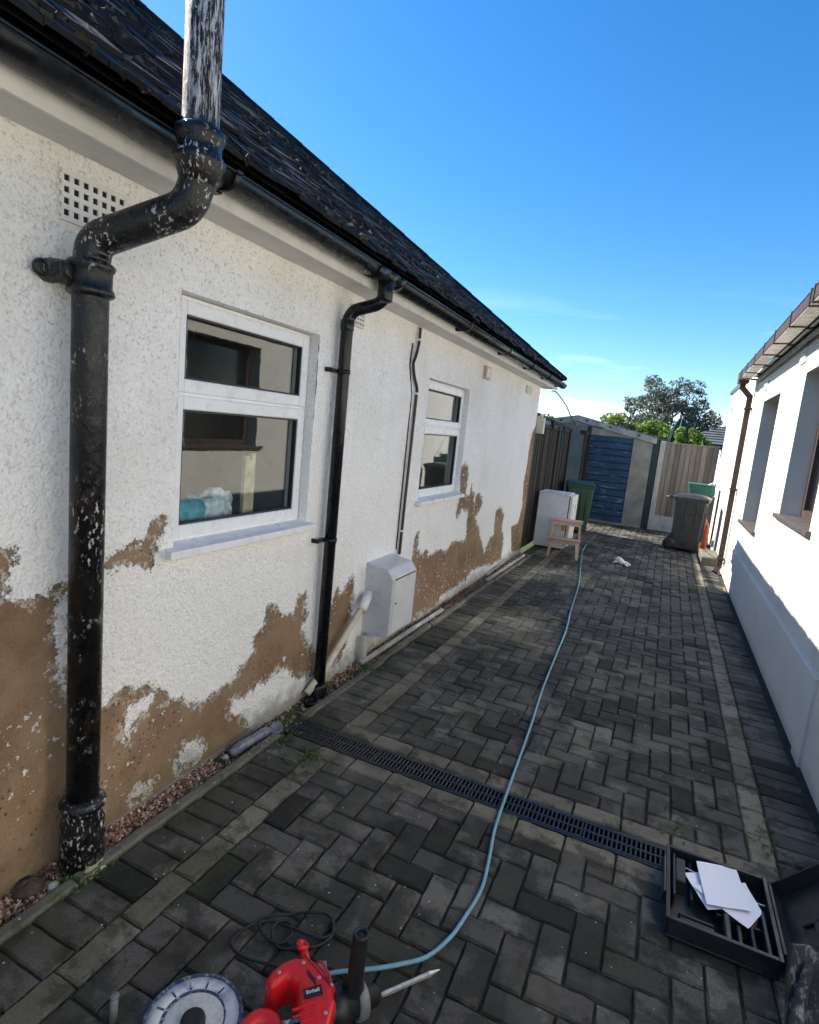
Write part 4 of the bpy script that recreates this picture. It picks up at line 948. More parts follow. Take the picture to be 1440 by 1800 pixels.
m = MB(); m.add([(ax, GY-.06, az+.07), (ex1+.09, GY-.06, ez+.05), (ex1+.09, GY+5, ez+.05), (ax, GY+5, az+.07), (ex0-.09, GY-.06, ez+.05), (ex0-.09, GY+5, ez+.05),
                 (ax, GY-.06, az+.062), (ex1+.09, GY-.06, ez+.042), (ex1+.09, GY+5, ez+.042), (ax, GY+5, az+.062)], [(0, 1, 2, 3), (4, 0, 3, 5), (0, 6, 7, 1), (1, 7, 8, 2)]); m.build('roof_sheet', 'barge', gar)
m = MB(); m.box(dX0, ex1, GY-.10, GY-.001, -.05, .03); m.build('threshold', 'mortar', gar, bevel=.005)
m = MB(); m.box(ex1+.004, ex1+.115, GY+.02, GY+.07, -.03, 1.82); m.box(ex1+.015, ex1+.10, GY-.03, GY+.02, 1.79, 1.90)
tag(m.build('gap_shade_sheet', 'gap_shade', bevel=.006), 'dark sheet added for the shaded gap right of the garage', 'pipe')  # dark sheet painted in place of the shade between garage and fence
fr_ = thing('featheredge_fence', 'pale featheredge fence on concrete gravel boards beside the garage', 'fence')
FY = GY+.12
m = MB(); m.cbox(-.215, -.115, FY-.06, FY+.04, -.1, 1.83, .01); m.build('post', 'conc', fr_, bevel=.005)
m = MB(); m.box(-.115, .885, FY-.01, FY+.03, -.1, .30); m.build('gravel_board', 'conc', fr_, bevel=.004)
x = -.11; 
while x < .86:
    w_ = .098; m = MB(); m.add([(x, FY-.010, .30), (x+w_+.012, FY+.002, .30), (x+w_+.012, FY+.002, 1.79), (x, FY-.010, 1.79), (x, FY+.012, .30), (x+w_+.012, FY+.014, .30), (x+w_+.012, FY+.014, 1.79), (x, FY+.012, 1.79)], [(0, 1, 2, 3), (7, 6, 5, 4), (0, 4, 5, 1), (3, 2, 6, 7), (0, 3, 7, 4), (1, 5, 6, 2)]); m.build('board', 'wood_light', fr_); x += w_
m = MB(); m.box(-.115, .885, FY-.02, FY+.03, 1.79, 1.815); m.build('capping', 'wood_light', fr_, bevel=.004)
# neighbouring boundary on the far left
m = MB()
for k in range(60): m.box(-4.6, -4.57, 8.2+k*.1, 8.294+k*.1, 0, 1.2)
hf = m.build('low_fence', 'wood_dark'); tag(hf, 'low fence in the neighbouring garden behind the dark fence', 'fence')

# ================================================================ BINS, FRIDGE, STOOL
def wheelie(name, label, mat, x, y, rz, H=1.0, w=.56, d=.60, handle=True):
    t = thing(name, label, 'wheelie bin', (x, y, 0)); t.rotation_euler = (0, 0, rz)
    hz = H*.90; m = MB(); b_, s_ = .78, 1.0
    lo = [(-w/2*b_, -d/2*.80), (w/2*b_, -d/2*.80), (w/2*b_, d/2*.72), (-w/2*b_, d/2*.72)]; hi = [(-w/2*.96, -d/2*.92), (w/2*.96, -d/2*.92), (w/2*.96, d/2*.86), (-w/2*.96, d/2*.86)]
    m.add([(a, c, .03) for a, c in lo]+[(a, c, hz) for a, c in hi], [(3, 2, 1, 0), (4, 5, 6, 7)]+[(k, (k+1) % 4, 4+(k+1) % 4, 4+k) for k in range(4)])
    def add(mb, nm, mt=mat, bev=.012):
        me_ = mb.mesh(nm, mt); o = bpy.data.objects.new(nm, me_); COL.objects.link(o); o.parent = t
        if bev: q = o.modifiers.new('bevel', 'BEVEL'); q.width = bev; q.segments = 3
        return o
    add(m, 'body', bev=.03)
    m = MB(); m.box(-w/2, w/2, -d/2, d/2*.9, hz-.05, hz); add(m, 'rim', bev=.012)
    m = MB()
    for fx in (-.6, -.15, .15, .6): m.box(fx*w/2*.9-.008, fx*w/2*.9+.008, -d/2*.93, -d/2*.70, .2, hz-.08, mat=Matrix.Identity(4))
    for fx in (-1, 1):
        for fy in (-.45, .1): m.box(fx*w*.475-.006 if fx > 0 else -w*.475-.004, fx*w*.475+.004 if fx > 0 else -w*.475+.006, fy*d/2, fy*d/2+.012, .5, hz-.06)
    add(m, 'rib', bev=.003)
    m = MB(); n = 8; v = []
    for k in range(n+1):
        a_ = k/n; yy = -d/2-.02+(d+.02)*a_; zz = hz+.012+.055*math.sin(math.pi*min(1, a_*1.05))**.6
        v += [(-w/2-.012, yy, hz+.002), (-w/2+.03, yy, zz), (w/2-.03, yy, zz), (w/2+.012, yy, hz+.002)]
    m.add(v, [(4*k+j, 4*k+4+j, 4*k+5+j, 4*k+1+j) for k in range(n) for j in range(3)]+[(0, 1, 2, 3), (4*n+3, 4*n+2, 4*n+1, 4*n)]+[(0, 3, 4*n+3, 4*n)]); lo_ = add(m, 'lid', bev=.006)
    m = MB(); m.tube([(-w/2+.06, d/2+.0, hz-.03), (-w/2+.06, d/2+.07, hz-.01), (w/2-.06, d/2+.07, hz-.01), (w/2-.06, d/2, hz-.03)], .014, 10); add(m, 'handle', bev=0)
    for s in (-1, 1):
        m = MB(); m.lathe([(.03, -.03), (.09, -.028), (.10, -.02), (.10, .02), (.09, .028), (.03, .03)], (s*(w/2*.80), d/2*.80, .10), 22, mat=Matrix.Rotation(math.pi/2, 3, 'Y')); add(m, 'wheel', 'rubber', bev=0)
    return t
wheelie('green_wheelie_bin', 'green wheelie bin standing between the fridge and blue garage door', 'green_bin', -1.42, 10.92, .22, .98, .50, .50)
wheelie('black_wheelie_bin', 'black wheelie bin in front of the featheredge fence', 'black_bin', .44, 10.72, math.radians(84), 1.0, .50, .56)
m = MB(); m.box(.42, .84, 11.55, 11.95, .0, .90); o = m.build('crate_stand', 'black_bin'); tag(o, 'dark bin mostly hidden behind the black wheelie bin', 'bin')
gb = thing('green_recycling_box', 'teal green recycling box perched behind the black wheelie bin', 'box', (.62, 11.7, .9))
m = MB(); m.add([(.42, 11.55, .90), (.80, 11.55, .90), (.80, 11.9, .90), (.42, 11.9, .90), (.39, 11.52, 1.09), (.80, 11.52, 1.09), (.80, 11.93, 1.09), (.39, 11.93, 1.09)], [(3, 2, 1, 0), (4, 5, 6, 7)]+[(k, (k+1) % 4, 4+(k+1) % 4, 4+k) for k in range(4)]); m.build('body', 'green_box', gb, bevel=.03, seg=3)
m = MB(); m.box(.38, .81, 11.51, 11.94, 1.08, 1.11); m.build('lid', 'green_box', gb, bevel=.014)
m = MB(); m.tube(bez([(.70, 11.5, 1.11), (.76, 11.5, 1.15), (.80, 11.6, 1.14), (.84, 12.0, 1.45), (.87, 12.2, 1.62)], 6), .010, 6); m.build('cord', 'pvc', gb)
m = MB(); m.lathe([(.055, .0), (.06, .02), (.06, .42), (.05, .46), (.02, .50), (.015, .54)], (.735, 11.05, .0), 18); tag(m.build('orange_gas_cylinder', 'orange'), 'orange cylinder tucked between the black bin and the wall', 'gas bottle')
# fridge
fx0, fx1, fy0, fy1, fh = -1.71, -1.21, 8.72, 9.22, .845
fg = thing('undercounter_fridge', 'white undercounter fridge standing against the dark fence', 'fridge', (0, 0, 0))
m = MB(); m.box(fx0, fx1-.05, fy0, fy1, .025, fh-.02); m.build('cabinet', 'white_app', fg, bevel=.006)
m = MB(); m.box(fx0-.003, fx1-.045, fy0-.003, fy1, fh-.019, fh+.005); m.build('worktop', 'white_app', fg, bevel=.008)
m = MB(); m.box(fx1-.038, fx1+.012, fy0+.003, fy1-.003, .07, fh-.01); m.build('door', 'white_app', fg, bevel=.012, seg=3)
m = MB(); m.box(fx1-.05, fx1-.0385, fy0+.008, fy1-.008, .07, fh-.03); m.build('door_seal', 'gasket', fg)
for a_, c_ in ((fx0+.04, fy0+.04), (fx1-.1, fy0+.04), (fx0+.04, fy1-.04), (fx1-.1, fy1-.04)):
    m = MB(); m.lathe([(.018, 0), (.018, .026)], (a_, c_, 0), 10); m.build('foot', 'gasket', fg)
m = MB(); m.box(fx1-.11, fx1-.06, fy0-.0012, fy0-.0002, .30, .46); m.build('label', 'yellowed', fg)
# step stool (faces the camera)
st = thing('step_stool', 'small pinkish two step wooden stool in front of the fridge', 'stool', (-1.19, 8.32, 0)); st.rotation_euler = (0, 0, .12); st.scale = (1, 1, 1)
def sadd(mb, nm, mt='stoolwood', bev=.003):
    o = bpy.data.objects.new(nm, mb.mesh(nm, mt)); COL.objects.link(o); o.parent = st
    q = o.modifiers.new('bevel', 'BEVEL'); q.width = bev; q.segments = 2; return o
m = MB(); m.box(-.22, .22, .10, .34, .475, .50); sadd(m, 'top_step')
m = MB(); m.box(-.22, .22, -.12, .10, .235, .258); sadd(m, 'lower_step')
def leg(a, c, w=.016):
    m = MB(); a, c = Vector(a), Vector(c); v = [tuple(p+Vector((i*w, j*w, 0))) for p in (a, c) for i, j in ((-1, -1), (1, -1), (1, 1), (-1, 1))]
    m.add(v, [(3, 2, 1, 0), (4, 5, 6, 7)]+[(k, (k+1) % 4, 4+(k+1) % 4, 4+k) for k in range(4)]); sadd(m, 'leg', bev=.002)
for s in (-1, 1):
    leg((s*.20, -.16, 0), (s*.17, -.09, .236)); leg((s*.20, -.02, 0), (s*.185, .14, .476)) if False else None
    leg((s*.205, .02, 0), (s*.185, .13, .476)); leg((s*.205, .38, 0), (s*.185, .31, .476))
    m = MB(); m.box(s*.19-.009, s*.19+.009, -.10, .34, .205, .234); sadd(m, 'side_rail')
m = MB(); m.box(-.18, .18, .108, .124, .43, .474); sadd(m, 'cross_rail')
m = MB(); m.box(-.18, .18, -.108, -.094, .19, .234); sadd(m, 'cross_rail')
# loose things on the ground
def crumple(name, mat, c, r, label, cat, seed):
    m = MB(); n = 14; v = []
    for i in range(n+1):
        for j in range(n+1):
            u, w = i/n*2-1, j/n*2-1; q = Vector((u*3+seed, w*3, 0))
            fall = max(0, 1-(u*u+w*w)*.55)
            v.append((c[0]+u*r[0]*(1+.45*mnoise.noise(q*.7)), c[1]+w*r[1]*(1+.5*mnoise.noise(q*.8+Vector((9, 0, 0)))), c[2]+.004+r[2]*fall*(.5+.8*abs(mnoise.noise(q)))))
    m.add(v, [(i*(n+1)+j, (i+1)*(n+1)+j, (i+1)*(n+1)+j+1, i*(n+1)+j+1) for i in range(n) for j in range(n)], True)
    o = m.build(name, mat); q = o.modifiers.new('sol', 'SOLIDIFY'); q.thickness = .003; return tag(o, label, cat)
gl = MB()
gl.add([(0, 0, 0)], [])
m = MB()
for a_, c_, r_ in (((-.47, 8.52), (-.38, 8.45), .045), ((-.40, 8.46), (-.27, 8.40), .022), ((-.42, 8.50), (-.36, 8.60), .018), ((-.45, 8.53), (-.48, 8.64), .016), ((-.40, 8.44), (-.30, 8.34), .016), ((-.44, 8.48), (-.50, 8.42), .014)):
    a3, c3 = Vector((*a_, r_*.8)), Vector((*c_, r_*.6+.004)); m.tube(bez([a3, a3.lerp(c3, .5)+Vector((0, 0, .02)), c3], 4), [r_*k for k in (.6, .9, 1, 1, 1, .9, .9, .8, .4)], 9)
tag(m.build('work_glove', 'cloth'), 'crumpled white work glove lying on the far paving', 'glove')
m = MB(); m.tube(bez([(x_, y_, .012) for x_, y_ in ((-1.02, 9.6), (-1.0, 9.2), (-.985, 8.90), (-.86, 7.8), (-.733, 6.714), (-.65, 5.62), (-.592, 4.976), (-.558, 4.25), (-.528, 3.652), (-.488, 3.125), (-.468, 2.798), (-.446, 2.434), (-.428, 2.184), (-.397, 1.985), (-.381, 1.838), (-.395, 1.692), (-.411, 1.597), (-.45, 1.499), (-.515, 1.432), (-.583, 1.376), (-.666, 1.317), (-.74, 1.25))], 6), .0068, 8)
tag(m.build('blue_hose', 'hose'), 'long pale blue hose snaking down the middle of the driveway', 'hose')
m = MB(); m.tube(bez([(-.575, 3.19, .008), (-.58, 3.12, .01), (-.50, 3.068, .012), (-.456, 3.078, .012), (-.36, 3.184, .008)], 5), .0022, 5); m.tube([(-.575, 3.17, .008), (-.565, 3.2, .008), (-.56, 3.24, .006)], .0018, 5)
tag(m.build('twig', 'bark'), 'thin pale twig lying across the blue hose', 'twig')
m = MB(); m.tube([(WX+.075, 3.30, .008), (WX+.10, 4.75, .012)], .019, 14); tag(m.build('plastic_conduit', 'barge'), 'grey plastic pipe lying loose along the gravel strip', 'pipe')
for yy, x0_, ln, lb in ((6.35, WX+.035, 1.5, 'grey batten lying in the gravel close to the wall base'), (6.1, KX0-.03, 1.7, 'grey batten lying in the gravel nearer the kerb')):
    m = MB(); m.box(-.016, .016, 0, ln, 0, .022); o = m.build('timber_batten', 'barge', bevel=.002); o.location = (x0_, yy, -.005); o.rotation_euler = (.01, 0, .03 if x0_ < -1.7 else -.02); tag(o, lb, 'batten')
m = MB(); m.tube([(-1.70, 4.9, .01), (-1.66, 5.6, .02), (-1.68, 6.3, .01)], .009, 8); tag(m.build('thin_black_hose', 'rubber'), 'thin black tube lying on the leafy gravel', 'hose')
# crushed clear bottle by the drain
bt = thing('crushed_bottle', 'crushed cloudy plastic bottle lying by the drain end', 'bottle')
m = MB(); m.tube([(-1.685, 2.02, .0), (-1.680, 2.08, .01), (-1.67, 2.16, .012), (-1.66, 2.235, .015), (-1.645, 2.27, .02)], [.020, .028, .022, .026, .014], 12); m.build('body', 'bottlepl', bt)
m = MB(); m.lathe([(.030, 0), (.034, .004), (.034, .02), (.030, .022), (.022, .010)], (-1.635, 2.30, .012), 20, mat=Euler((.5, .3, 0)).to_matrix()); m.build('ring', 'bottlepl', bt)
# rocks by the soil pipe
for (c, r, s, lb) in (((-1.715, 1.09, -.015), (.045, .05, .03), 11, 'dark brown rock on gravel left of the soil pipe base'), ((-1.60, 1.235, -.01), (.025, .05, .03), 23, 'tan stone wedged between soil pipe base and kerb'), ((-1.655, 1.13, -.012), (.016, .018, .014), 31, 'small grey stone on gravel by the soil pipe'), ((-1.70, 2.0, -.012), (.014, .014, .012), 41, 'small white pebble on the gravel below the near window')):
    m = MB(); blob(m, c, r, s); tag(m.build('rock', 'rock' if s == 11 else 'wood_cream' if s == 23 else 'conc'), lb, 'rock')
# weeds
def weed(name, c, n, s, label, mat='leaf_weed', spread=.03):
    m = MB()
    for _ in range(n):
        a_ = random.random()*6.28; t_ = random.uniform(.3, 1.2); b0 = Vector((c[0]+random.gauss(0, spread), c[1]+random.gauss(0, spread*1.6), c[2])); L_ = s*random.uniform(.5, 1.2)
        d = Vector((math.cos(a_)*math.cos(t_), math.sin(a_)*math.cos(t_), math.sin(t_))); sd = d.cross(Vector((0, 0, 1))).normalized()*L_*.16
        mid = b0+d*L_*.55; tip = b0+d*L_+Vector((0, 0, -L_*.25))
        m.add([tuple(b0), tuple(mid+sd), tuple(tip), tuple(mid-sd)], [(0, 1, 2, 3)])
    return tag(m.build(name, mat), label, 'weed', kind='stuff' if name == 'weed_tuft' else None)
weed('weed', (-1.60, 1.19, .0), 90, .034, 'green weed growing at the kerb next to the soil pipe base', spread=.026)
weed('weed', (-1.60, 3.22, .0), 60, .045, 'small weed on the kerb below the meter box')
weed('weed_tuft', (-1.37, 2.19, 0), 130, .03, 'grassy tuft in the joints just before the left end of the drain', spread=.045)
weed('weed_tuft', (-1.55, 2.26, 0), 70, .03, 'small tuft at the kerb where the drain begins')
weed('weed_tuft', (.25, 2.60, 0), 22, .035, 'sprig growing in the paving joint behind the tool case')  # this sprig and the flat weed below are weeds, not grass
weed('weed_tuft', (.63, 2.72, 0), 40, .035, 'flat weed in the right hand border strip', spread=.035)
mo = MB()
for _ in range(6500):
    y = .7+7*random.random()**1.4; x = random.choice((SL0, SL1, SR0, KX1, KX0, SR1, random.uniform(KX1, .8)))+random.gauss(0, .005)
    if DY0 < y < DY1: continue
    s = random.uniform(.002, .006); m_ = [(x+random.uniform(-s, s), y+random.uniform(-s, s), random.uniform(-.006, .002)+s*.5*(k == 2)) for k in range(3)]
    mo.add(m_, [(0, 1, 2)])
tag(mo.build('joint_moss', 'leaf_weed'), 'moss growing in the joints of the paving', 'moss', kind='stuff')

# ================================================================ FOREGROUND TOOLS
bh = thing('breaker_hammer', 'red demolition hammer lying on the paving with black side handle', 'power tool')
hoop = [(-0.763, 1.098), (-0.765, 1.132), (-0.755, 1.165), (-0.735, 1.192), (-0.695, 1.212), (-0.643, 1.205), (-0.618, 1.188), (-0.592, 1.182), (-0.588, 1.160), (-0.570, 1.144), (-0.548, 1.08), (-0.55, 1.00), (-0.60, .97), (-0.625, 1.03), (-0.645, 1.075), (-0.665, 1.110), (-0.688, 1.134), (-0.715, 1.138), (-0.724, 1.108), (-0.735, 1.091)]
m = MB(); m.prism(hoop[::-1], .055, .150, bev=.012); m.build('housing', 'red', bh, bevel=.012, seg=3)
m = MB(); m.tube(bez([(-.735, .95, .10), (-.745, 1.0, .10), (-.735, 1.035, .105), (-.705, 1.05, .105), (-.67, 1.035, .10), (-.64, 1.0, .10)], 6), .020, 14); m.build('rear_grip', 'red', bh)
m = MB(); m.tube([(-.695, 1.20, .115), (-.722, 1.225, .122), (-.738, 1.238, .125)], .013, 12); m.lathe([(.017, -.008), (.019, 0), (.017, .010), (.011, .010), (.010, .004)], (-.742, 1.24, .130), 20, mat=Euler((-.5, .2, 0)).to_matrix()); m.build('cord_guard', 'red', bh)
m = MB(); m.prism([(-.70, 1.215), (-.665, 1.245), (-.635, 1.205), (-.66, 1.19)], .07, .118, bev=.006); m.build('gear_plate', 'greytool', bh, bevel=.004)
for k in range(4):
    m = MB(); o_ = Vector((-.63+.012*k, 1.085-.014*k, .150)); m.box(-.030, .030, -.0025, .0025, 0, .004, mat=Matrix.Translation(o_) @ Matrix.Rotation(.85, 4, 'Z')); m.build('vent_rib', 'red', bh)
m = MB(); m.box(-.024, .024, -.0125, .0125, 0, .004, mat=Matrix.Translation((-.632, 1.128, .150)) @ Matrix.Rotation(.80, 4, 'Z')); nb = m.build('name_plate', 'rubber', bh)
def text(s, name, size, mw, parent, mat='logo'):
    cu = bpy.data.curves.new(name, 'FONT'); cu.body = s; cu.size = size; cu.extrude = .0004; cu.align_x = 'CENTER'; cu.align_y = 'CENTER'
    to = bpy.data.objects.new(name, cu); COL.objects.link(to); dg = bpy.context.evaluated_depsgraph_get(); me_ = bpy.data.meshes.new_from_object(to.evaluated_get(dg)); bpy.data.objects.remove(to)
    me_.materials.clear(); me_.materials.append(M[mat]); o = bpy.data.objects.new(name, me_); COL.objects.link(o); o.parent = parent; o.matrix_basis = mw; return o
for x_, y_ in ((-.74, 1.13), (-.70, 1.185), (-.60, 1.17), (-.575, 1.10), (-.64, 1.17), (-.585, 1.03)):
    m = MB(); m.lathe([(.0045, 0), (.0045, .0012), (.002, .0012), (.0018, .0002)], (x_, y_, .1496), 12); m.build('screw', 'steel', bh)
for k in range(6):
    m = MB(); m.box(-.011, .011, -.0013, .0013, 0, .0025, mat=Matrix.Translation((-.672+.006*k, 1.165-.002*k, .149)) @ Matrix.Rotation(.80+1.57, 4, 'Z')); m.build('cooling_slot', 'rubber', bh)
text('Einhell', 'lettering', .0135, Matrix.Translation((-.632, 1.128, .1546)) @ Matrix.Rotation(.80, 4, 'Z'), nb)
m = MB(); m.box(-.060, .060, -.0012, .0012, 0, .0016, mat=Matrix.Translation((-.655, 1.185, .149)) @ Matrix.Rotation(-.35, 4, 'Z')); m.build('housing_seam', 'rubber', bh)
m = MB(); m.tube(bez([(-.700, 1.205, .10), (-.665, 1.21, .148), (-.63, 1.195, .15), (-.605, 1.172, .148), (-.592, 1.15, .10)], 5), .0035, 8); m.build('housing_rib', 'red', bh)
m = MB(); m.prism([(-.655, 1.03), (-.62, 1.055), (-.61, 1.04), (-.645, 1.015)], .150, .154, bev=.001); m.build('switch_badge', 'bluerim', bh)
m = MB(); A0, A1 = Vector((-.61, 1.14, .085)), Vector((-.515, 1.27, .068)); m.tube([A0, A0.lerp(A1, .4), A0.lerp(A1, .42), A0.lerp(A1, .75), A0.lerp(A1, .78), A1], [.046, .044, .038, .038, .030, .026], 22); m.build('barrel', 'rubber', bh)
m = MB(); B0, B1 = A0.lerp(A1, .60), A0.lerp(A1, .78); m.tube([B0, B0.lerp(B1, .1), B0.lerp(B1, .9), B1], [.038, .046, .046, .040], 26); m.build('chuck_ring', 'greytool', bh)
m = MB(); m.tube([(-.562, 1.222, .03), (-.561, 1.221, .12), (-.556, 1.217, .13), (-.550, 1.212, .285), (-.5495, 1.2115, .292)], [.030, .030, .0225, .0205, .018], 18); m.lathe([(.021, 0), (.023, .004), (.021, .010), (.014, .010), (.013, .002)], (-.548, 1.211, .287), 18); m.lathe([(.050, -.02), (.052, 0), (.050, .02)], tuple(A0.lerp(A1, .32)), 20, mat=Euler((0, 1.2, .9)).to_matrix()); m.build('side_handle', 'rubber', bh)
m = MB(); C0, C1 = Vector((-.516, 1.318, .018)), Vector((-.399, 1.480, .012)); dct = (C1-C0)
m.tube([C0, C0+dct*.06, C0+dct*.75, C0+dct*.80, C1], [.006, .0075, .0075, .009, .0015], 6, smooth=False); tag(m.build('chisel', 'steel'), 'bare steel chisel bit lying beside the red hammer', 'chisel')
m = MB(); m.tube(bez([(x_, y_, .008+.004*(i % 3)) for i, (x_, y_) in enumerate(((-.72, 1.215), (-.80, 1.25), (-.93, 1.22), (-1.0, 1.25), (-.98, 1.33), (-.949, 1.375), (-.90, 1.42), (-.858, 1.448), (-.796, 1.472), (-.752, 1.448), (-.758, 1.397), (-.81, 1.378), (-.896, 1.376), (-.949, 1.358), (-.96, 1.33), (-.915, 1.312), (-.868, 1.31), (-.850, 1.345), (-.862, 1.372), (-.894, 1.389), (-.918, 1.36), (-.90, 1.32), (-.85, 1.30), (-.80, 1.33), (-.76, 1.37), (-.742, 1.42), (-.77, 1.46)))], 8), .0048, 8)
m.build('power_cord', 'rubber', bh)
# painted lid
ld = thing('bucket_lid', 'round paint smeared lid with blue rim lying beside the red hammer', 'lid')
LC = Vector((-.915, 1.005, 0)); R0 = .124
m = MB(); m.lathe([(R0-.004, .010), (R0+.004, .012), (R0+.006, .022), (R0+.003, .034), (R0-.003, .036), (R0-.008, .030)], LC, 48); m.build('rim', 'bluerim', ld)
m = MB(); m.lathe([(R0-.004, .008), (R0-.004, .031), (.084, .0305), (.080, .028), (.0, .0275)], LC, 48); m.build('disc', 'lid', ld)
m = MB(); m.lathe([(.077, .026), (.0765, .031), (.074, .0325), (.03, .0335), (.0, .0335)], LC+Vector((.004, -.002, 0)), 40); m.build('plaster_layer', 'plaster', ld)
for k in range(6):
    a_ = math.radians(84+k*27); m = MB(); m.cbox(.084, .106, -.0028, .0028, .0, .0325, .001, mat=Matrix.Translation(LC) @ Matrix.Rotation(a_, 4, 'Z')); m.build('slot', 'bluerim', ld)
m = MB(); m.lathe([(.031, .03), (.032, .046), (.029, .055), (.022, .058), (.0, .057)], LC+Vector((.012, -.012, 0)), 26); m.build('centre_cap', 'rubber', ld)
m = MB(); m.tube([(-1.108, .922, 0), (-1.107, .924, .075)], .010, 12); m.tube([(-1.107, .924, .074), (-1.107, .924, .078)], [.012, .011], 12); tag(m.build('short_tube', 'greytool'), 'short dark tube standing upright left of the round lid', 'tube')
m = MB(); blob(m, (-.785, 1.01, .02), (.022, .03, .02), 51); tag(m.build('plaster_lump', 'mortar'), 'grey lump of plaster between the round lid and red hammer', 'lump')
# tool case
cs = thing('open_tool_case', 'open black plastic tool case on the paving with papers inside', 'tool case')
cx0, cx1, cyy0, cyy1, ch_ = .222, .560, 1.985, 2.375, .074
m = MB(); t_ = .006
m.box(cx0, cx1, cyy0, cyy1, .004, .014); m.box(cx0, cx0+t_, cyy0, cyy1, .014, ch_); m.box(cx1-t_, cx1, cyy0, cyy1, .014, ch_); m.box(cx0+t_, cx1-t_, cyy0, cyy0+t_, .014, ch_); m.box(cx0+t_, cx1-t_, cyy1-t_, cyy1, .014, ch_)
cb = m.build('tray', 'casepl', cs, bevel=.004)
m = MB()
for a in ((cx0-.004, cx0+.010, cyy0-.004, cyy1+.004), (cx1-.010, cx1+.004, cyy0-.004, cyy1+.004), (cx0+.010, cx1-.010, cyy0-.004, cyy0+.010), (cx0+.010, cx1-.010, cyy1-.010, cyy1+.004)): m.box(*a, ch_, ch_+.006)
m.build('tray_rim', 'casepl', cs, bevel=.002)
m = MB()
for a in ((cx0+.03, cx0+.065, 2.20, 2.33, .014, .07), (cx0+.02, cx0+.03, 2.12, 2.35, .014, .070), (cx0+.04, cx0+.15, 2.02, 2.035, .014, .06), (cx0+.04, cx0+.15, 2.05, 2.062, .014, .055), (cx0+.18, cx0+.20, 2.0, 2.12, .014, .07), (cx0+.22, cx0+.235, 2.0, 2.10, .014, .06), (cx0+.26, cx0+.272, 2.0, 2.11, .014, .066), (cx0+.30, cx0+.315, 2.0, 2.2, .014, .07), (cx0+.16, cx0+.32, 2.125, 2.135, .014, .05), (cx0+.08, cx0+.09, 2.15, 2.36, .014, .05)): m.box(*a)
m.build('moulded_insert', 'casepl', cs, bevel=.006)
m = MB(); m.box(cx0-.014, cx0-.004, 2.10, 2.30, .04, .083); m.build('carry_handle', 'casepl', cs, bevel=.004)
Lm = Matrix.Translation((cx1+.012, 0, ch_-.01)) @ Matrix.Rotation(-math.radians(47), 4, 'Y')     # lid leans back to the right
m = MB(); wl = .36; m.box(0, wl, cyy0, cyy1, -.060, -.052, mat=Lm)
for a in ((0, .006, cyy0, cyy1), (wl-.006, wl, cyy0, cyy1), (.006, wl-.006, cyy0, cyy0+.006), (.006, wl-.006, cyy1-.006, cyy1)): m.box(*a, -.052, .0, mat=Lm)
m.build('lid', 'casepl', cs, bevel=.004)
m = MB()
for a in ((.06, .30, 2.06, 2.075), (.06, .30, 2.18, 2.195), (.10, .12, 2.08, 2.18), (.22, .24, 2.2, 2.33)): m.box(*a, -.052, -.040, mat=Lm)
m.tube([Lm @ Vector((.15, 2.24, -.05)), Lm @ Vector((.25, 2.30, -.05))], .014, 10); m.build('lid_insert', 'casepl', cs, bevel=.004)
m = MB(); m.box(cx1+.0045, cx1+.016, cyy0+.03, cyy1-.03, .04, .084); m.build('hinge', 'casepl', cs, bevel=.003)
# papers
def sheet(pts, z, curl, name, label, seed):
    m = MB(); n = 8; v = []; P = [Vector((*p, 0)) for p in pts]
    for zoff in (0, -.0012):
        for i in range(n+1):
            for j in range(n+1):
                u, w = i/n, j/n; p = P[0].lerp(P[1], u).lerp(P[3].lerp(P[2], u), w)
                v.append((p.x, p.y, z+zoff+curl*((u-.5)**2+(w-.5)**2)+.004*mnoise.noise(Vector((u*2+seed, w*2, 0)))))
    N = (n+1)**2; f = [(i*(n+1)+j, i*(n+1)+j+1, (i+1)*(n+1)+j+1, (i+1)*(n+1)+j) for i in range(n) for j in range(n)]
    m.add(v, f+[(d+N, c+N, b_+N, a+N) for a, b_, c, d in f], True); return tag(m.build(name, 'paper'), label, 'paper')
zb = .062
sheet([(.283, 2.262), (.44, 2.372), (.525, 2.215), (.355, 2.11)], zb, .004, 'paper_sheet', 'lowest white sheet in the tool case poking out left', 1)
sheet([(.305, 2.198), (.49, 2.320), (.530, 2.19), (.475, 2.085)], zb+.006, .004, 'paper_sheet', 'middle white sheet in the tool case fanned to the right', 2)
sheet([(.325, 2.335), (.462, 2.382), (.492, 2.165), (.350, 2.118)], zb+.013, .006, 'paper_booklet', 'top folded white booklet lying on the papers in the case', 3)
m = MB(); m.tube([(.250, 2.32, .050), (.32, 2.305, .050), (.53, 2.255, .052), (.548, 2.250, .056)], .0022, 6); tag(m.build('white_stick', 'pvc'), 'thin white rod lying under the papers in the case', 'rod')
# plaster-splashed board in the bottom right corner
pb = thing('plaster_stained_board', 'plaster stained dark board leaning at the bottom right corner', 'board', (0, 0, 0))
PM = Matrix.Translation((.575, 1.80, .0)) @ Euler((math.radians(-14), math.radians(-4), math.radians(8))).to_matrix().to_4x4()
m = MB(); m.prism([(-.030, -.12), (.09, -.14), (.085, .10), (.045, .125), (-.004, .118), (-.022, .03)], .0, .02, mat=PM @ Matrix.Rotation(math.radians(78), 4, 'X') @ Matrix.Translation((0, .12, 0)))
m.build('board', 'dusty', pb, bevel=.003)
m = MB(); m.tube([(.545, 1.72, .0), (.565, 1.80, .12), (.585, 1.86, .20)], [.022, .018, .012], 8); m.build('strut', 'dusty', pb)

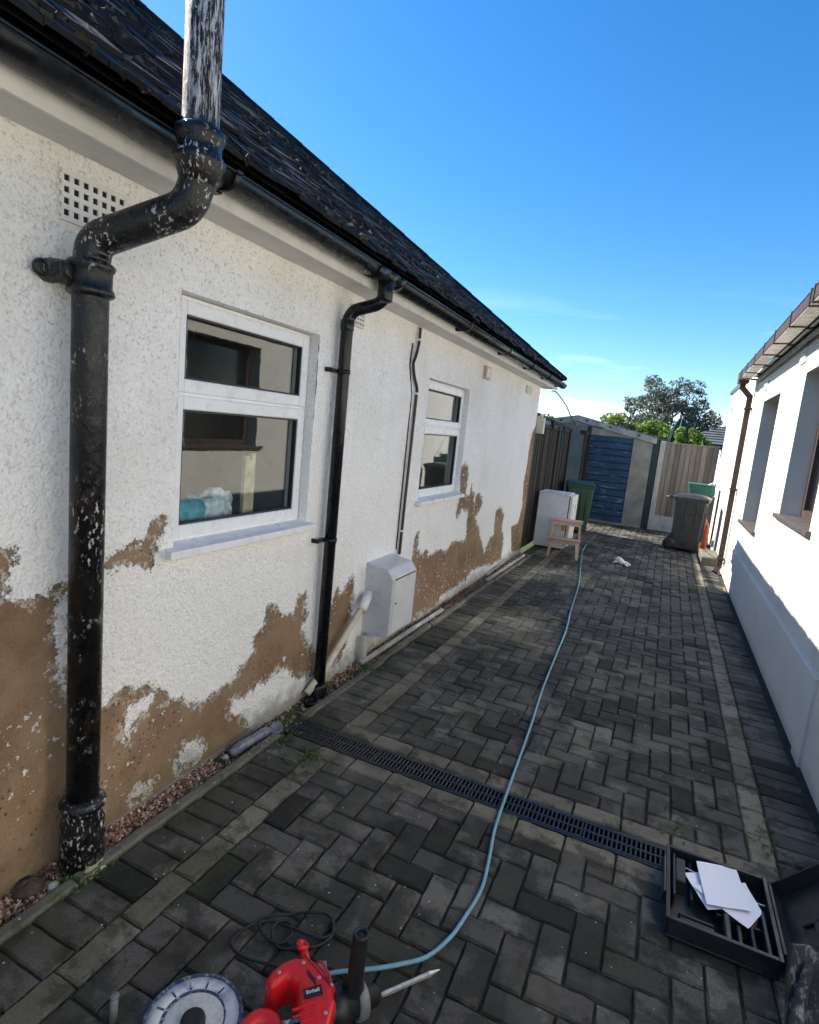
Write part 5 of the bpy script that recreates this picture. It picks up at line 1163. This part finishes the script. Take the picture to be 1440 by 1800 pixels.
# ================================================================ BACKDROP: plants and far house
def leaves(centres, n, size, mat, name, parent=None, aspect=.35, hollow=.5):
    cs_ = np.array([c[:3] for c in centres]); rs = np.array([c[3] for c in centres]); w = rs**2.2; w /= w.sum()
    idx = rng.choice(len(cs_), n, p=w); d = rng.normal(size=(n, 3)); d /= np.linalg.norm(d, axis=1)[:, None]
    r = rs[idx]*(hollow+(1-hollow)*rng.random(n))**.6; P = cs_[idx]+d*r[:, None]*np.array([1, 1, .8])
    a = rng.normal(size=(n, 3)); a /= np.linalg.norm(a, axis=1)[:, None]; b_ = np.cross(a, rng.normal(size=(n, 3))); b_ /= np.linalg.norm(b_, axis=1)[:, None]
    s = size*(.6+.8*rng.random(n))[:, None]; a *= s; b_ *= s*aspect
    V = np.stack([P-a, P-b_, P+a, P+b_], 1).reshape(-1, 3); F_ = np.arange(4*n).reshape(-1, 4)
    me_ = bpy.data.meshes.new(name); me_.from_pydata(V.tolist(), [], F_.tolist()); at = me_.attributes.new('rnd', 'FLOAT', 'POINT')
    cr_ = rng.random(len(cs_))[idx]*.55+rng.random(n)*.45; at.data.foreach_set('value', np.repeat(cr_, 4)); me_.materials.append(M[mat])
    o = bpy.data.objects.new(name, me_); COL.objects.link(o)
    if parent: o.parent = parent; o.matrix_basis = world_of(parent).inverted()
    return o
def tree(x, y, h, rad, label, seed, name='eucalyptus_tree', mat='leaf_grey', nleaf=15000, z0=1.6, lsize=.09, cl=46):
    t = thing(name, label, 'tree', (x, y, 0)); rr = random.Random(seed); m = MB(); tips = []
    def branch(p, d, L_, r, lv):
        q = p; pts = [p]
        for _ in range(4):
            d = (d+Vector((rr.gauss(0, .16), rr.gauss(0, .16), rr.gauss(0, .06)+.03))).normalized(); q = q+d*L_/4; pts.append(q)
        m.tube(pts, [r, r*.9, r*.8, r*.7, r*.6], 6)
        if lv == 0: tips.append(q); return
        for _ in range(3 if lv > 1 else 4):
            az_ = rr.random()*6.28; sp2 = rr.uniform(.45, .95); o_ = d.orthogonal().normalized(); o_.rotate(Matrix.Rotation(az_, 3, d)); nd = (d*math.cos(sp2)+o_*math.sin(sp2)).normalized()
            branch(pts[rr.randint(2, 4)], nd, L_*rr.uniform(.6, .85), r*.55, lv-1)
    branch(Vector((x, y, -.1)), Vector((0, 0, 1)), z0, .16, 0)
    for k in range(6):
        a_ = k*1.05+rr.random(); branch(Vector((x, y, z0*.8)), Vector((math.cos(a_)*.7, math.sin(a_)*.7, 1)).normalized(), h*.30, .09, 2)
    m.build('trunk', 'bark', t)
    C_ = []
    for p in tips[1:]:
        C_.append((p.x, p.y, p.z, rr.uniform(.16, .42)))
    for _ in range(cl):
        a_ = rr.random()*6.28; ph = math.asin(rr.uniform(-.5, 1)); q = rr.uniform(.55, 1.0)
        C_.append((x+math.cos(a_)*math.cos(ph)*rad*q, y+math.sin(a_)*math.cos(ph)*rad*q, z0+(h-z0)*.42+math.sin(ph)*(h-z0)*.55*q, rr.uniform(.18, .5)*rad/2))
    leaves(C_, nleaf, lsize, mat, 'crown', t)
    return t
tree(-.45, 30, 5.3, 1.95, 'large grey leaved tree rising behind the ivy hedge', 5, cl=60, nleaf=12500, lsize=.08)
tree(-1.95, 27.5, 3.35, 1.0, 'smaller dark tree at the left foot of the grey leaved tree', 9, 'small_tree', 'leaf_dark', 7000, 1.0, .06, 26)
tree(1.0, 27, 3.1, .95, 'low grey bush at the right foot of the grey leaved tree', 12, 'small_tree', 'leaf_grey', 6000, .9, .06, 26)
iv = thing('ivy_hedge', 'bright green ivy hedge spilling over behind the garage roof', 'hedge')
C_ = [(-1.75+k*.105+rng.random()*.08, 16.2+rng.random()*.6, 2.24+.10*math.sin(k*.7)-.012*k-(max(0, k-15)*.012)+rng.random()*.06, .16+rng.random()*.10) for k in range(25)]+[(-1.6+k*.12, 16.4, 1.75, .35) for k in range(20)]
leaves([(c[0], c[1], float(c[2]), float(c[3])) for c in C_], 9000, .045, 'leaf_ivy', 'foliage', iv, .7, .75)
C_ = [(.02+rng.random()*.14, 13.35+rng.random()*.1, 1.55+k*.06, .09) for k in range(10)]
leaves([(float(a_), float(b_), float(c), d) for a_, b_, c, d in C_], 1500, .035, 'leaf_ivy', 'trailing_foliage', iv, .7, .6)
m = MB(); m.box(-1.6, 1.0, 16.3, 16.5, 0, 1.8); m.build('stems', 'bark', iv)
sb = thing('garden_shrub', 'dark shrub tops showing above the fence by the corner lamp', 'shrub')
leaves([(-3.2+k*.3, 14.0+(k % 3)*.3, 1.9+.12*math.sin(k*2.1), .30) for k in range(9)], 3500, .05, 'leaf_dark', 'foliage', sb)
m = MB(); m.tube([(-2.2, 14.2, -.05), (-2.2, 14.2, 1.8)], .04, 6); m.build('stem', 'bark', sb)
pa = thing('folded_parasol', 'folded dark green parasol standing behind the fence', 'parasol', (0, 0, 0))
m = MB(); n = 16; v = []
for i, (z, r) in enumerate(((1.15, .15), (1.4, .18), (1.9, .165), (2.2, .12), (2.36, .05))):
    for k in range(n): rr_ = r*(1+.28*(-1)**k); v.append((.09+.035*(z-1.5)+rr_*math.cos(2*math.pi*k/n), 14.0+rr_*math.sin(2*math.pi*k/n), z))
m.add(v, [(i*n+k, i*n+(k+1) % n, (i+1)*n+(k+1) % n, (i+1)*n+k) for i in range(4) for k in range(n)], False); m.build('canopy', 'parasolc', pa)
m = MB(); m.tube([(.07, 14.0, 0), (.13, 14.0, 2.42)], .02, 8); m.build('pole', 'greytool', pa)
fh_ = thing('far_bungalow', 'distant bungalow with grey slate hip roof behind the fence', 'house')
m = MB(); m.box(.15, 8.2, 22.3, 28, -.1, 2.0); m.build('wall', 'farwall', fh_)
m = MB(); hx0, hx1, hy0, hy1, hz_, rz_ = -.1, 8.4, 22.0, 28.3, 2.02, 3.30
m.add([(hx0, hy0, hz_), (hx1, hy0, hz_), (hx1, hy1, hz_), (hx0, hy1, hz_), (hx0+3.1, (hy0+hy1)/2, rz_), (hx1-3.1, (hy0+hy1)/2, rz_)], [(0, 1, 5, 4), (1, 2, 5), (2, 3, 4, 5), (3, 0, 4), (3, 2, 1, 0)])
ro = m.build('roof', 'farroof', fh_)
m = MB()
for k in range(14):
    t0 = k/14; y_ = hy0+(hy1-hy0)/2*t0; z_ = hz_+(rz_-hz_)*t0; m.box(hx0+3.1*t0, hx1-3.1*t0, y_-.02, y_+.01, z_-.004, z_+.03)
m.build('slate_course', 'farroof', ro)
m = MB(); m.box(hx0-.02, hx1, hy0-.06, hy0-.005, hz_-.14, hz_+.02); m.build('fascia', 'greytrim', fh_)
for prefix, grp in (('rock', 'loose stones on the gravel strip'), ('timber_batten', 'battens lying in the gravel strip'), ('weed', 'weeds along the kerb'), ('weed_tuft', 'grassy tufts in the paving joints'), ('paper_sheet', 'white papers in the tool case'), ('paper_booklet', 'white papers in the tool case'), ('small_tree', 'low trees behind the hedge')):
    for o in bpy.data.objects:
        if o.parent is None and o.name.split('.')[0] == prefix: o['group'] = grp
